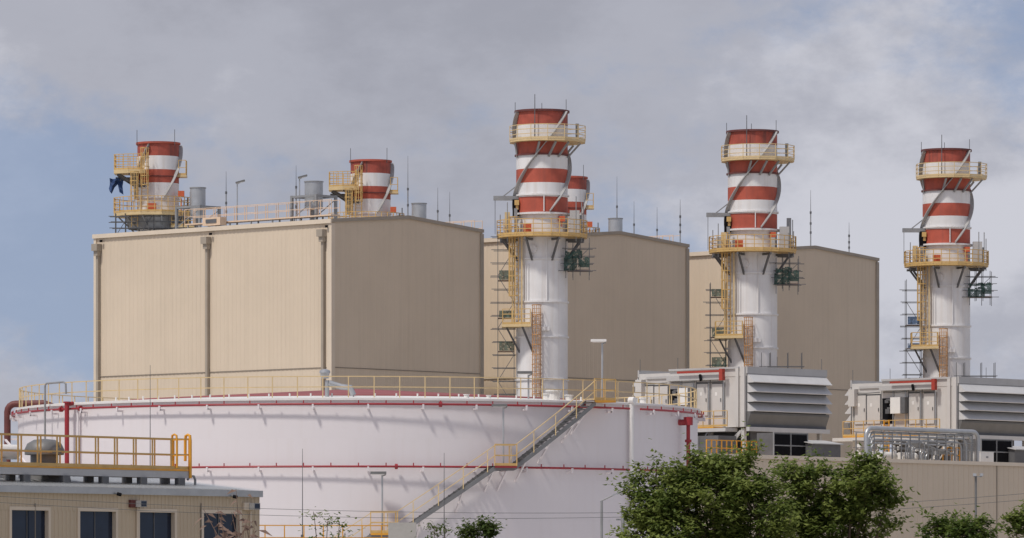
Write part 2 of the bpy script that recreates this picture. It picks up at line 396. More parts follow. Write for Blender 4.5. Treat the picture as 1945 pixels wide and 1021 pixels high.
def bypass_stack(k, label, net):
    c = unit(k) + U*14.2
    t = thing('exhaust_stack', label, 'stack', (c.x, c.y, 0), 0, 'striped stacks standing clear of the buildings')
    r = 1.97; rk = random.Random(40+k)
    sections(t, r, [(121, 137.5, 'red_sooty'), (137.5, 154, 'stack_white'), (154, 172, 'red_paint'), (172, 188.7, 'stack_white'), (188.7, 205, 'red_paint'),
                    (205, 221.5, 'stack_white'), (221.5, 239.5, 'red_paint'), (239.5, 760, 'stack_white')], zy)
    MB().lathe([(r-.12, zy(121)), (r-.12, zy(136))], 40).build('liner', 'dark_steel', t)
    flange(t, r, zy(120.6), 'rust_pipe', .14, .16); flange(t, r, zy(172), 'rust_pipe', .12, .12)
    flange(t, r, zy(219), 'stack_white', .12, .12); flange(t, r, zy(241), 'stack_white', .24, .14)
    for y in (294, 344, 385, 435): flange(t, r, zy(y), 'stack_white', .10, .13)
    for j in range(3): strake(t, r, 58+120*j, zy(122), zy(239))
    # lower platform
    zd = zy(266.5); deck, ring = ring_deck(t, 'lower_platform', r+.05, 3.5, zd, 16, (0, 0), 'yellow_paint', .15)
    railing(t, ring, 'yellow_paint', 1.15, .9, .06, (.4, .77, 1.15), True)
    b = MB()
    for j in range(8):
        d = fdir(22.5+45*j); b.beam(d*3.2+Vector((0,0,zd-.3)), d*r+Vector((0,0,zd-1.9)), .14); b.beam(d*r+Vector((0,0,zd-.32)), d*3.45+Vector((0,0,zd-.32)), .12, .18)
    b.each('bracket', 'dark_steel', deck)
    # upper platform
    zu = zy(155); up, ring = ring_deck(t, 'upper_platform', r+.05, 2.95, zu, 14, (.42, 0), 'pale_yellow', .14)
    railing(t, ring, 'pale_yellow', 1.1, 1.3, .055, (.4, .75, 1.1), True)
    b = MB()
    for ph in (-70, -14, 14, 38, 75, 130, 180, 230):
        d = fdir(ph); e = d*2.6+Vector((.42, 0, zu-.2)); b.beam(e, d*(r+.03)+Vector((0,0,zu-1.3)), .13)
    b.each('bracket', 'steel', up)
    # instrument boxes on the upper platform
    MB().box((2.55, -1.2, zu), (2.8, -.95, zu+1.25)).build('instrument_box', 'dark_steel', up)
    # ports and hatches
    b = MB(); d = fdir(-20); e = d*r+Vector((0,0,zy(283)))
    b.tube([e-d*.05, e+d*.18], .32, 16); b.build('manhole', 'stack_white', t)
    b = MB(); d = fdir(6); e = d*r+Vector((0,0,zy(376))); b.beam(e+Vector((-.35,0,0)), e+Vector((.35,0,0)), .3, .3); b.build('access_hatch', 'stack_white', t)
    # orange winch housings
    p = fdir(-22+rk.uniform(-9, 6))*2.75; MB().box((p.x-.31, p.y-.26, zd+.1), (p.x+.31, p.y+.26, zd+.72+rk.random()*.12)).build('winch_box', 'orange_paint', deck)
    p = fdir(50+rk.uniform(-6, 6))*2.15; MB().box((p.x-.24, p.y-.2, zd+1.05), (p.x+.24, p.y+.2, zd+1.45)).beam((p.x, p.y, zd), (p.x, p.y, zd+1.05), .07).build('beacon_box', 'orange_paint', deck)
    p = fdir(66)*2.8; MB().box((p.x-.45, p.y-.3, zd), (p.x+.3, p.y+.3, zd+1.9)).build('control_cabinet', 'filter_grey', deck)
    # davit beam on the left, its tie and hanging rope
    b = MB(); e0 = Vector((-1.75, -.7, zy(222.5))); e1 = Vector((-3.7, -.85, zy(222.5)))
    b.beam(e0, e1, .22, .34); b.beam(e1+Vector((.7, 0, .1)), Vector((-1.75, -.75, zy(206))), .09)
    dv = b.build('davit_beam', 'steel', t)
    MB().tube([e1+Vector((.12, 0, -.1)), Vector((e1.x+.12, e1.y, zd+.1))], .022, 5).build('hoist_rope', 'dark_steel', dv)
    # platform inspection opening on the left (dark damper drive)
    b = MB(); b.box((-2.1, -1.2, zy(231)), (-1.75, -.5, zy(225))).box((-2.0, -1.1, zy(236)), (-1.8, -.5, zy(231.2))); b.each('damper_drive', 'yellow_paint', t)
    b = MB(); b.box((-2.25, -.95, zy(244)), (-1.6, .25, zy(224))); b.build('damper_housing', 'black', t)
    # mid platform and ladders
    zm = zy(371); b = MB(); b.prism([(-3.05, -2.2), (-.85, -2.75), (-.85, -1.85), (-2.0, -.5), (-3.05, -.5)], zm-.2, zm)
    mp = b.build('middle_platform', 'pale_yellow', t)
    railing(t, [(-3.0, -.55, zm), (-3.0, -2.18, zm), (-.9, -2.7, zm), (-.9, -1.9, zm)], 'yellow_paint', 1.15, .7, .06, (.4, .77, 1.15))
    MB().beam((-2.7, -1.2, zm-.2), (-1.7, -.95, zm-2.1), .12).beam((-1.5, -2.4, zm-.2), (-.7, -1.85, zm-2.1), .12).each('bracket', 'dark_steel', mp)
    ladder(t, (-1.95, -1.35), zm, zd+.6, (-.8, -.6)); ladder(t, (-.42, -2.15), 2, zm+1.2, (0, -1), 'rust_yellow', True, .62)
    MB().beam((-1.55, -1.62, zm), (-1.55, -1.62, zd), .12).beam((-2.25, -1.2, zm), (-2.25, -1.2, zd), .12).each('cable_tray', 'pale_yellow', t)
    # fittings on the lower platform
    for ph, rr, w_, h_, m_ in ((-62, 2.9, .4, 1.5, 'pale_yellow'), (-78, 2.7, .5, 1.2, 'filter_grey'), (-48, 2.6, .25, 1.8, 'steel'), (30, 2.9, .3, .9, 'filter_grey'), (82, 2.9, .35, 2.4, 'steel'), (74, 2.5, .5, 1.3, 'dark_steel')):
        ph += rk.uniform(-9, 9); h_ *= rk.uniform(.6, 1.2); p = fdir(ph)*rr; MB().box((p.x-w_/2, p.y-w_/2, zd), (p.x+w_/2, p.y+w_/2, zd+h_)).build('control_cabinet', m_, deck)
    for ph, rr, h_ in ((-55, 3.2, 2.2), (-70, 3.3, 1.8), (60, 3.2, 2.6), (70, 3.35, 3.0), (78, 3.2, 2.4)):
        ph += rk.uniform(-8, 8); h_ *= rk.uniform(.5, 1.15); p = fdir(ph)*rr; MB().tube([(p.x, p.y, zd-.5), (p.x, p.y, zd+h_)], .04, 6).build('vent_pipe', 'steel', deck)
    MB().tube([fdir(10)*(r+.07)+Vector((0, 0, zy(343))), fdir(10)*(r+.07)+Vector((0, 0, zd-.3))], .05, 6).build('conduit', 'stack_white', t)
    MB().tube([fdir(4)*(r+.07)+Vector((0, 0, zy(239))), fdir(4)*(r+.07)+Vector((0, 0, zy(220)))], .045, 6).build('conduit', 'stack_white', t)
    # vertical white ladder rungs scar and conduit
    b = MB(); d = fdir(-38); e = d*(r+.06); b.beam((e.x, e.y, zy(345)), (e.x, e.y, zy(300)), .05); d = fdir(-31); e = d*(r+.06); b.beam((e.x, e.y, zy(345)), (e.x, e.y, zy(300)), .05)
    b.each('conduit', 'stack_white', t)
    # lightning rods
    me = MB().tube([(0, 0, 0), (0, 0, 1.1)], .026, 6).mesh('lightning_rod', 'dark_steel')
    for ph, zz, rr in ((-100, zy(121)-.7, 2.08), (62, zy(121)-.6, 2.08), (180, zy(121)-.6, 2.08)): d = fdir(ph)*rr; inst('lightning_rod', me, t, (d.x, d.y, zz+.4))
    MB().tube([fdir(-14)*2.3+Vector((0,0,zu)), fdir(-14)*2.3+Vector((0,0,zu+3.4))], [.05, .03], 6).build('lightning_rod', 'dark_steel', t)
    return t
ST = [bypass_stack(0, 'tall red and white striped stack rising right behind the white tank', 'net_green'),
      bypass_stack(1, 'red and white striped stack behind the first grey louvred box, before the farthest cream building', 'net_green'),
      bypass_stack(2, 'red and white striped stack with blue netted scaffold, standing against open sky', 'net_blue')]
# scaffolds on the stacks
def scaffold_tower(k, net, label, y0, y1):
    c = unit(k)+U*14.2; t = thing('scaffold_tower', label, 'scaffold', (c.x-2.75, c.y-.1, 0), 0, 'scaffold towers beside the striped stacks')
    wx, wy = .62, .75; zt = zy(y0); zb = max(0, zy(y1)); me = MB().tube([(0, 0, 0), (0, 0, zt)], .028, 6).mesh('standard', 'dark_steel')
    for sx in (-1, 1):
        for sy in (-1, 1): inst('standard', me, t, (sx*wx, sy*wy, 0))
    b = MB(); z = 1.; rnd = random.Random(k+3)
    while z < zt:
        for sy in (-1, 1): b.beam((-wx-.25-rnd.random()*.35, sy*wy, z), (wx+.12, sy*wy, z), .05)
        for sx in (-1, 1): b.beam((sx*wx, -wy-.2, z), (sx*wx, wy+.2, z), .05)
        z += 1.0
    b.each('ledger', 'dark_steel', t); b = MB(); z = 1.; sg = 1
    while z+2 < zt: b.beam((-wx*sg, -wy, z), (wx*sg, -wy, z+2), .045); sg = -sg; z += 2
    b.each('diagonal_brace', 'dark_steel', t)
    for yy, h in (((318, 11), (362, 8), (401, 11)), ((322, 9), (371, 10), (408, 12)), ((342, 10), (372, 6), (420, 10)))[k]:
        h *= 1.0
        z = zy(yy); b = MB(); nx = 6
        for q in range(nx):
            x0 = -wx+.1+(2*wx-.1)*q/nx; x1 = -wx+.1+(2*wx-.1)*(q+1)/nx; d0 = .05*math.sin(q*2.1); d1 = .05*math.sin((q+1)*2.1)
            b.quad((x0, -wy-.05-d0, z), (x1, -wy-.05-d1, z), (x1, -wy-.05-d1*.4, z+h/SP), (x0, -wy-.05-d0*.4, z+h/SP))
        b.build('safety_net', net, t); MB().box((-wx, -wy, z-.05), (wx, wy, z-.02)).build('scaffold_board', 'dry', t)
scaffold_tower(0, 'net_green', 'scaffold tower with green nets beside the stack behind the white tank', 262, 760)
scaffold_tower(1, 'net_green', 'scaffold tower with green nets beside the stack behind the first grey louvred box', 305, 760)
scaffold_tower(2, 'net_blue', 'scaffold tower with blue nets beside the stack against open sky', 285, 760)
def hanging_scaffold(k, label):
    c = unit(k)+U*14.2; zd = zy(268); t = thing('hanging_scaffold', label, 'scaffold', (c.x+2.55, c.y-1.0, zd-2.6), 0, 'net wrapped scaffolds hung under the round platforms')
    me = MB().tube([(0, 0, -.5), (0, 0, 2.35)], .028, 6).mesh('standard', 'dark_steel')
    for x in (-.75, -.2, .35, 1.05):
        for y in (-.6, .7): inst('standard', me, t, (x, y, .25*math.sin(3*x+k+y)))
    b = MB(); rnd = random.Random(k)
    for z in (0, .55, 1.1, 1.7):
        for y in (-.6, .7): b.beam((-.9-rnd.random()*.5, y, z), (1.2+rnd.random()*.5, y, z), .05)
        for x in (-.75, 1.05): b.beam((x, -.8, z), (x, .9, z), .05)
    b.beam((-.75, -.6, 0), (1.05, -.6, 1.7), .045); b.each('ledger', 'dark_steel', t)
    for (x0, x1, z0, z1) in ((-.9, .1+.2*k, .0, 1.0-.12*k), (.2, 1.05, .25, .95+.1*k), (-.8, .5, .9, 1.5-.2*k)):
        b = MB(); n = 7
        for q in range(n):
            a = x0+(x1-x0)*q/n; e = x0+(x1-x0)*(q+1)/n; d0 = .08*math.sin(q*1.9); d1 = .08*math.sin(q*1.9+1.9)
            b.quad((a, -.66-d0, z0), (e, -.66-d1, z0), (e, -.66-d1*.3, z1-.1*math.sin(q)), (a, -.66-d0*.3, z1-.1*math.sin(q)))
        b.build('safety_net', 'net_dark', t)
    MB().box((-.85, -.6, .02), (1.1, .7, .08)).build('scaffold_board', 'dry', t)
for k, s in enumerate(('behind the white tank', 'behind the first grey louvred box', 'against open sky')): hanging_scaffold(k, 'green netted scaffold hung under the platform of the stack '+s)

# ------------------------------------------------------------------ main (boiler) stacks at the far ends of the buildings
def zz(y): return EH + (697-y)/14.37
def main_stack():
    r = 1.70; t = thing('boiler_stack', '', 'stack')
    sections(t, r, [(158, 173, 'red_sooty'), (173, 189, 'stack_white'), (189, 204.5, 'red_paint'), (204.5, 750, 'stack_white')], zz, 40)
    MB().lathe([(r-.1, zz(158)), (r-.1, zz(172))], 32).build('liner', 'dark_steel', t)
    flange(t, r, zz(157.6), 'red_paint', .12, .16); flange(t, r, zz(197), 'rust_pipe', .05, .08); flange(t, r, zz(222), 'stack_white', .1, .1)
    for j in range(3): strake(t, r, 100+120*j, zz(160), zz(222), 19)
    zd = zz(240); deck, ring = ring_deck(t, 'lower_platform', r+.05, 3.3, zd, 12, (-.35, -.2), 'pale_yellow', .25); railing(t, ring, 'yellow_paint', 1.25, .55, .06, (.42, .84, 1.25), True)
    b = MB(); b.lathe([(r+.75, zd-1.25), (r+1.0, zd-.26)], 24)
    for j in range(12): d = fdir(30*j+15); b.beam(d*3.0+Vector((-.3, -.2, zd-.3)), d*1.9+Vector((0, 0, zd-1.6)), .1)
    b.each('platform_support', 'steel', deck)
    zu = zz(190); b = MB(); b.prism([(-3.5, -1.7), (-2.3, -2.4), (-.9, -2.4), (-.9, -1.5), (-1.75, .3), (-3.5, .3)], zu-.3, zu); up = b.build('upper_platform', 'pale_yellow', t)
    railing(t, [(-1.0, -2.36, zu), (-2.3, -2.36, zu), (-3.46, -1.68, zu), (-3.46, .28, zu), (-1.75, .28, zu)], 'yellow_paint', 1.25, .5, .06, (.42, .84, 1.25))
    b = MB(); b.beam((-3.2, -1.5, zu-.3), (-1.4, -1.0, zu-1.3), .2); b.beam((-2.2, -2.2, zu-.3), (-1.0, -1.4, zu-1.3), .2); b.beam((-3.3, -.2, zu-.3), (-1.6, -.1, zu-1.4), .2); b.each('bracket', 'dark_steel', up)
    ladder(t, (-.95, -2.15), zd, zu+1.4, (0, -1)); ladder(t, (-1.75, -2.55), zd-1.2, zz(198), (0, -1))
    b = MB(); b.prism([(1.55, -.9), (2.35, -.9), (2.35, .6), (1.55, .6)], zz(195)-.15, zz(195)); rp = b.build('side_platform', 'pale_yellow', t)
    railing(t, [(1.7, -.85, zz(195)), (2.3, -.85, zz(195)), (2.3, .55, zz(195))], 'yellow_paint', 1.2, .7, .05, (.6, 1.2))
    p = fdir(-8)*2.6; MB().box((p.x-.36, p.y-.3, zd), (p.x+.36, p.y+.3, zd+.7)).build('winch_box', 'orange_paint', deck)
    p = fdir(58)*2.3; MB().box((p.x-.25, p.y-.25, zd+1.3), (p.x+.25, p.y+.25, zd+1.8)).beam((p.x, p.y, zd), (p.x, p.y, zd+1.2), .1).build('beacon_box', 'orange_paint', deck)
    for sx, sy in ((2.2, -1.6), (2.7, -1.3), (2.45, -.9)): MB().tube([(sx, sy, zd-2), (sx, sy, zd+.6+(sx-2)*1.6)], .05, 6).build('vent_pipe', 'dark_steel', t)
    b = MB(); b.prism([(1.2, -2.7), (3.1, -2.7), (3.1, -.6), (1.2, -.6)], zd-1.25, zd-1.1); sp_ = b.build('stair_platform', 'pale_yellow', t)
    railing(t, [(1.25, -2.65, zd-1.1), (3.05, -2.65, zd-1.1), (3.05, -.65, zd-1.1)], 'yellow_paint', 1.15, .4, .06, (.4, .78, 1.15))
    MB().beam((-1.6, -.9, zz(200)), (-3.4, -1.0, zz(200)), .2, .3).build('davit_beam', 'dark_steel', t)
    me = MB().tube([(0, 0, 0), (0, 0, 1.3)], .026, 6).mesh('lightning_rod', 'dark_steel')
    for ph in (-65, 50): d = fdir(ph)*1.85; inst('lightning_rod', me, t, (d.x, d.y, zz(158)-.2))
    return t
mst = main_stack()
for k, lb in enumerate(('short striped stack with a blue tarp at the first roof\'s far end',
                        'short striped stack showing over the ridge of the building behind the tank',
                        'short striped stack half hidden behind the tall stack by the tank')):
    o = mst if k == 0 else copy_tree(mst); o.location = loc(k, -28.3, 0); tag(o, lb, 'stack', 'striped stacks at the far ends of the buildings')
def base_scaffold():
    q = loc(0, -28.3, 0); t = thing('base_scaffold', 'dark pole scaffold under the round platform of the tarp-hung short stack', 'scaffold', q)
    zt = zz(243); z0 = 30.0; me = MB().tube([(0, 0, 0), (0, 0, zt+.1)], .035, 6).mesh('standard', 'dark_steel'); b = MB(); rnd = random.Random(3)
    for x in (-3.3, -2.5, -1.4, -.2, 1.0, 2.2):
        for y in (-2.7, -1.9): inst('standard', me, t, (x, y, 0))
    for z in (zt-1.6, zt-1.1, zt-.6, zt-.15):
        for y in (-2.7, -1.9): b.beam((-3.6-rnd.random()*.3, y, z), (2.4+rnd.random()*.4, y, z), .06)
    for x in (-3.3, -1.4, 1.0): b.beam((x, -2.75, zt-1.8), (x+1.1, -2.75, zt-.1), .05)
    b.each('ledger', 'dark_steel', t)
base_scaffold()
c = loc(0, -28.3, 0)
b = MB(); rnd = random.Random(5); gx = [[Vector((-3.9+.22*i+rnd.uniform(-.05, .05), -1.15+.16*math.sin(i*1.7+j), zz(200)+.05-.34*j*(.35+.65*math.sin(1+i*.8)**2)+rnd.uniform(-.05, .05))) for j in range(5)] for i in range(6)]
for i in range(5):
    for j in range(4): b.quad(gx[i][j], gx[i+1][j], gx[i+1][j+1], gx[i][j+1])
tp = b.build('tarpaulin', 'tarp_blue'); tp.location = c; tag(tp, 'blue tarpaulin hanging crumpled from a beam on the short stack', 'tarp')

# ------------------------------------------------------------------ roof plant on the boiler buildings
def roof_z(v): return EV + (RD-EV)*(1-abs(v)/BW)
def silencer(k, u, v, label, hd=1.6, r=.62, fw=1.35, y0=36.0):
    t = thing('vent_silencer', label, 'silencer', loc(k, u, v, roof_z(v)), RZ, 'grey steam vent silencers on the roofs'); zr = roof_z(v); z = y0-zr
    MB().tube([(0, 0, z-.9), (0, 0, z+hd)], r, 24).build('drum', 'galv', t, True); MB().lathe([(r, z+hd-.05), (r+.05, z+hd-.05), (r+.05, z+hd+.03), (r, z+hd+.03)], 24).build('rim', 'steel', t)
    b = MB(); b.tube([(-.25, .1, 0), (-.25, .1, z-.8)], .16, 10)
    for sx in (-1, 1):
        for sy in (-1, 1): b.beam((sx*fw, sy*fw*.8, -.1), (sx*fw, sy*fw*.8, z+.1), .2)
        b.beam((sx*fw, -fw*.8, z), (sx*fw, fw*.8, z), .16)
    for sy in (-1, 1): b.beam((-fw, sy*fw*.8, z), (fw, sy*fw*.8, z), .16); b.beam((-fw, sy*fw*.8, .2), (fw, sy*fw*.8, z-.2), .06)
    b.each('frame', 'steel', t)
silencer(0, -22.6, -1, 'grey vent drum on a steel frame next to the tarp-hung short stack')
silencer(0, -7.4, -3, 'grey vent drum on a steel frame at the near corner of the first roof', 1.2, .72)
silencer(1, -22.6, 0, 'grey vent drum behind the sloping roof edge of the building behind the tank', 1.7)
silencer(2, -22.6, 0, 'grey vent drum on the roof just right of the tall stack by the tank', 1.7)
def ventilator(k, u, v, label):
    t = thing('roof_ventilator', label, 'ventilator', loc(k, u, v, roof_z(v)), RZ, 'domed roof ventilators')
    for dv in (-1.1, 1.1):
        MB().tube([(0, dv, 0), (0, dv, 1.7)], .55, 20).build('neck', 'galv', t, True)
        MB().lathe([(.75, 1.45), (.98, 1.5), (1.0, 1.75), (.9, 2.05), (.6, 2.25), (0, 2.32)], 24, (0, dv)).build('cowl', 'white_paint', t, True)
    b = MB(); b.prism([(-1.6, -2.4), (1.6, -2.4), (1.6, 2.4), (-1.6, 2.4)], .3, .5); d = b.build('platform', 'pale_yellow', t)
    railing(t, [(-1.55, -2.35, .5), (1.55, -2.35, .5), (1.55, 2.35, .5)], 'pale_yellow', 1.1, .8, .05)
    MB().beam((-1.3, -2, -.2), (-1.3, -2, .3), .15).beam((1.3, -2, -.2), (1.3, -2, .3), .15).beam((1.3, 2, -.2), (1.3, 2, .3), .15).each('leg', 'steel', t)
ventilator(1, -25.3, -2.6, 'pair of domed white ventilators by the short stack above the first ridge')
ventilator(2, -25.3, -2.6, 'pair of domed white ventilators on the roof right of the tall stack by the tank')
for k, u0, u1, lb in ((0, -20.5, -4, 'pale yellow roof walkway along the first roof between the two vent drums'), (1, -24, -12, 'pale yellow roof walkway on the second building, left of the tall stack'), (2, -24, -12, 'pale yellow roof walkway on the farthest building')):
    v = -4.0; zr = roof_z(v); t = thing('roof_walkway', lb, 'walkway', loc(k, 0, v, zr), RZ, 'walkways on the cream roofs')
    MB().box((u0, -.5, .35), (u1, .5, .45)).build('deck', 'peach', t); b = MB(); u = u0+.3
    while u < u1: b.beam((u, -.4, -.05), (u, -.4, .35), .1); b.beam((u, .4, -.05), (u, .4, .35), .1); u += 2.4
    b.each('leg', 'steel', t)
    for vv in (-.47, .47): railing(t, [(u0, vv, .45), (u1, vv, .45)], 'peach', 1.15, 1.2, .045, (.55, 1.15), False, False)
    MB().box((u0+3, -1.4, .1), (u0+5.0, -.7, .75)).build('equipment_box', 'peach', t)
    MB().box((u0+3.4, -1.45, .3), (u0+4.6, -1.38, .6)).build('louvre_panel', 'dark_steel', t)
def rod_mast(p, h, label, base=0, grp='thin lightning masts on the roofs'):
    t = thing('lightning_mast', label, 'mast', p, 0, grp)
    MB().tube([(0, 0, base), (0, 0, base+(h-base)*.62)], .05, 8).build('mast_tube', 'steel', t); MB().tube([(0, 0, base+(h-base)*.62), (0, 0, h)], [.03, .012], 6).build('rod', 'dark_steel', t)
    me = MB().tube([(0, 0, -.1), (0, 0, .1)], .085, 8).mesh('clamp', 'dark_steel')
    for f in (.3, .45, .63): inst('clamp', me, t, (0, 0, base+(h-base)*f))
for px, ytop, k, v, lb in ((265, 190, 0, 0, 'beside the frame of the first vent drum'), (347, 183, 0, 0, 'beside the roof floodlight on the first roof'), (478, 172, 1, 0, 'beside a small vent pipe, over the first ridge'), (513, 209, 1, 4, 'left one of two on the roof slope behind the first ridge'),
                           (527, 214, 1, 6.5, 'right one of two on the roof slope behind the first ridge'), (723, 196, 2, 0, 'behind the farthest roof walkway beside a vent drum'), (743, 225, 2, 4, 'short one over the second roof slope'), (770, 232, 2, 7, 'shortest one over the second roof slope')):
    u = usolve(k, v, px); p = loc(k, u, v, roof_z(v)); h = EH+(697-ytop)/F*p.y - p.z; rod_mast(p, h, 'thin roof lightning mast, '+lb, -.05)
for px, ytop, k, lb in ((821, 223, 1, 'at the right verge of the second building'), (950, 212, 2, 'over the ridge of the farthest building'), (995, 250, 2, 'on the falling roof edge of the farthest building')):
    v = 0 if k == 1 else (1 if px < 980 else 6); u = -2 if px > 900 else -.6; v = vsolve(k, u, px); p = loc(k, u, min(v, 8.2), roof_z(min(v, 8.2))); h = EH+(697-ytop)/F*p.y - p.z
    rod_mast(p, h, 'thin lightning mast '+lb, -.05)
def flood(p, h, label, side=1, grp=None, arm=.45, tilt=0, head='cowl_grey'):
    t = thing('floodlight_pole', label, 'floodlight', p, 0, grp)
    MB().tube([(0, 0, 0), (0, 0, h)], .05, 8).build('pole', 'galv', t, True)
    if tilt: a_, e_ = Vector((-.12, -.1, h+.02)), Vector((.62, -.1, h+.02+tilt))
    else: a_, e_ = Vector((-.62, -.12, h+.12)), Vector((.22, -.12, h+.12))
    hd = MB().beam(a_, e_, .42, .13).build('lamp_head', head, t); MB().beam(a_.lerp(e_, .1)-Vector((0, 0, .08)), a_.lerp(e_, .9)-Vector((0, 0, .08)), .34, .03).build('lens', 'white_paint', hd)
    MB().tube([(0, 0, h-.05), (.16, -.06, h+.0), (.2, -.1, h+.08)], .035, 6).build('arm', 'steel', t)
for px, yt, lb in ((278, 204, 'roof floodlight pole between the vent drum and the walkway rail'), (351, 198, 'roof floodlight pole beside a lightning mast on the first roof')):
    u = usolve(0, -1, px); p = loc(0, u, -1, roof_z(-1)); flood(p, EH+(697-yt)/F*p.y-p.z, lb, 1, 'floodlights on the first roof', .45, .2)

# ------------------------------------------------------------------ filter houses
FU0, FU1, FV = 28.0, 38.6, 4.5
ZT, ZB = 21.2, 16.9
def filter_house():
    t = thing('filter_house', '', 'filter house')
    U_ = lambda px: usolve(1, -FV, px) - .5*0
    def Z_(px, py): return EH + (697-py)/F*loc(1, U_(px), -FV).y
    MB().box((FU0+.12, -FV, ZB), (FU1-.12, FV, ZT-.55)).build('casing', 'filter_pale', t)
    MB().box((FU0+.1, -FV-.02, ZT-.6), (U_(1034), FV, ZT-.18)).build('roof_panel', 'filter_pale', t)
    MB().box((U_(1034), -FV-.03, ZT-.6), (FU1-.05, FV+.02, ZT+.05)).build('roof_panel', 'filter_pale', t)
    MB().box((U_(1034), -FV-.16, ZT-.05), (FU1-.7, -FV, ZT+.09)).build('roof_edge', 'filter_grey', t)
    MB().box((U_(1034), -FV-.42, Z_(1060, 446.5)), (U_(1096), -FV-.02, Z_(1060, 441))).build('duct', 'filter_grey', t)
    MB().box((FU1-1.0, -FV-.16, ZB), (FU1-.72, -FV+.1, ZT)).build('corner_post', 'filter_pale', t)
    MB().box((FU1-.45, -FV-.2, ZB), (FU1-.1, -FV+.1, ZT+.06)).build('corner_post', 'filter_pale', t)
    MB().box((FU0+.9, -FV-.1, Z_(1003, 445)), (U_(1033), -FV, Z_(1003, 442.5))).build('door_hood', 'filter_grey', t)
    for a, e, y0, y1 in ((1002.5, 1015.3, 453, 486.5), (1016.8, 1032, 453, 486), (1066, 1078.5, 450.5, 486), (1083.5, 1095.5, 450.5, 486)):
        u0, u1 = U_(a), U_(e); z0, z1 = Z_(a, y1), Z_(a, y0)
        f = MB().box((u0-.07, -FV-.035, z0), (u1+.07, -FV, z1+.1)).build('door_frame', 'dark_steel', t)
        d = MB().box((u0, -FV-.08, z0), (u1, -FV-.036, z1)).build('door', 'filter_pale', t)
        MB().box((u1-.16, -FV-.13, (z0+z1)/2-.15), (u1-.1, -FV-.08, (z0+z1)/2+.1)).build('handle', 'dark_steel', d)
        MB().box((u0+.3, -FV-.086, z1-.85), (u0+.5, -FV-.081, z1-.6)).build('sign', 'white_paint', d)
    for px in (1000.5, 1033, 1064.5, 1081, 1098): MB().box((U_(px)-.025, -FV-.012, ZB), (U_(px)+.025, -FV, ZT-.6)).build('panel_joint', 'dark_steel', t)
    for a_, e_, zz0 in ((1036, 1064, 449), (1066, 1097, 448.5), (1003, 1032, 450)): MB().tube([(U_(a_), -FV-.12, Z_(a_, zz0)), (U_((a_+e_)/2), -FV-.12, Z_(a_, zz0+.6)), (U_(e_), -FV-.12, Z_(a_, zz0))], .035, 6).build('cable', 'dark_steel', t)
    for px in (1047.5, 1080, 1097, 1062): MB().tube([(U_(px), -FV-.1, ZB), (U_(px), -FV-.1, Z_(px, 447))], .04, 6).build('conduit', 'galv', t)
    MB().box((U_(1034), -FV-.02, Z_(1040, 486)), (U_(1048), -FV+.1, Z_(1040, 456))).build('recess_shade', 'black', t)  # flat black panel, shade of a recess put into its colour
    b = MB(); rnd = random.Random(2)
    for i in range(9):
        x = rnd.uniform(U_(1034)+.1, U_(1047)); z = rnd.uniform(Z_(1040, 484), Z_(1040, 459)); b.box((x, -FV-.3, z), (x+rnd.uniform(.2, .5), -FV-.02, z+rnd.uniform(.1, .35)))
    tag(b.build('valve_gear', 'dark_steel', t), None, None, kind='stuff')
    MB().box((U_(1048.5), -FV-.55, Z_(1055, 474)), (U_(1060), -FV-.02, Z_(1055, 455))).build('cabinet', 'white_paint', t)
    MB().box((U_(1060)+.02, -FV-.5, Z_(1060, 474)), (U_(1065), -FV-.02, Z_(1060, 455))).build('junction_box', 'dark_steel', t)
    MB().box((FU0+.15, -FV-.5, Z_(995, 466)), (FU0+.75, -FV-.02, Z_(995, 446))).build('cabinet', 'filter_pale', t)
    b = MB(); b.beam((U_(1049), -FV-.62, Z_(1080, 436.7)), (U_(1103), -FV-.62, Z_(1080, 436.7)), .1, .16)
    cr = b.build('crane_beam', 'crane_red', t); MB().box((U_(1098.5), -FV-.75, Z_(1100, 446.5)), (U_(1102.5), -FV-.45, Z_(1100, 433.5))).build('hoist', 'crane_red', cr)
    MB().beam((U_(1076), -FV-.6, Z_(1076, 447)), (U_(1074), -FV-.5, Z_(1076, 440)), .16).build('strut', 'black', cr)
    # louvre hoods on both ends
    ph = .70
    hood = MB(); dp = .62
    v0, v1 = -FV+.02, FV-.02
    A = [(0, v0, 0), (0, v1, 0), (dp, v1, -.60), (dp, v0, -.60)]
    hood.quad(*A); hood.quad(*[(x-.03, y, z-.05) for x, y, z in reversed(A)])
    hood.quad((dp, v0, -.60), (dp, v1, -.60), (dp-.03, v1, -.65), (dp-.03, v0, -.65))
    for v in (v0, v1): hood.quad((0, v, 0), (dp, v, -.60), (dp-.03, v, -.65), (0, v, -.66))
    hm = hood.mesh('louvre_hood', 'louvre')
    for end in (0, 1):
        x = FU1 if end else FU0; sg = 1 if end else -1
        MB().box((min(x, x-sg*.12), -FV-.05, ZT-.42), (max(x, x-sg*.12)+(.06 if end else 0), FV+.05, ZT+.1)).build('fascia', 'filter_grey', t)
        MB().box((min(x, x-sg*.11), -FV, ZB), (max(x, x-sg*.11), FV, ZT-.42)).build('louvre_back', 'dark_steel', t)  # dark backing, shade under the hoods put into its colour
        for i in range(4):
            h = inst('louvre_hood', hm, t, (x, 0, ZT-.43-ph*i), 0 if end else math.pi)
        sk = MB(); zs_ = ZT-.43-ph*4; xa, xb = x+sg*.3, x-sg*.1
        sk.quad((xa, -FV, zs_), (xa, FV, zs_), (xa, FV, zs_-.15), (xa, -FV, zs_-.15)); sk.quad((xa, -FV, zs_-.15), (xa, FV, zs_-.15), (xb+sg*.02, FV, ZB), (xb+sg*.02, -FV, ZB)); sk.quad((xa, -FV, zs_), (xa, FV, zs_), (xb, FV, zs_+.02), (xb, -FV, zs_+.02))
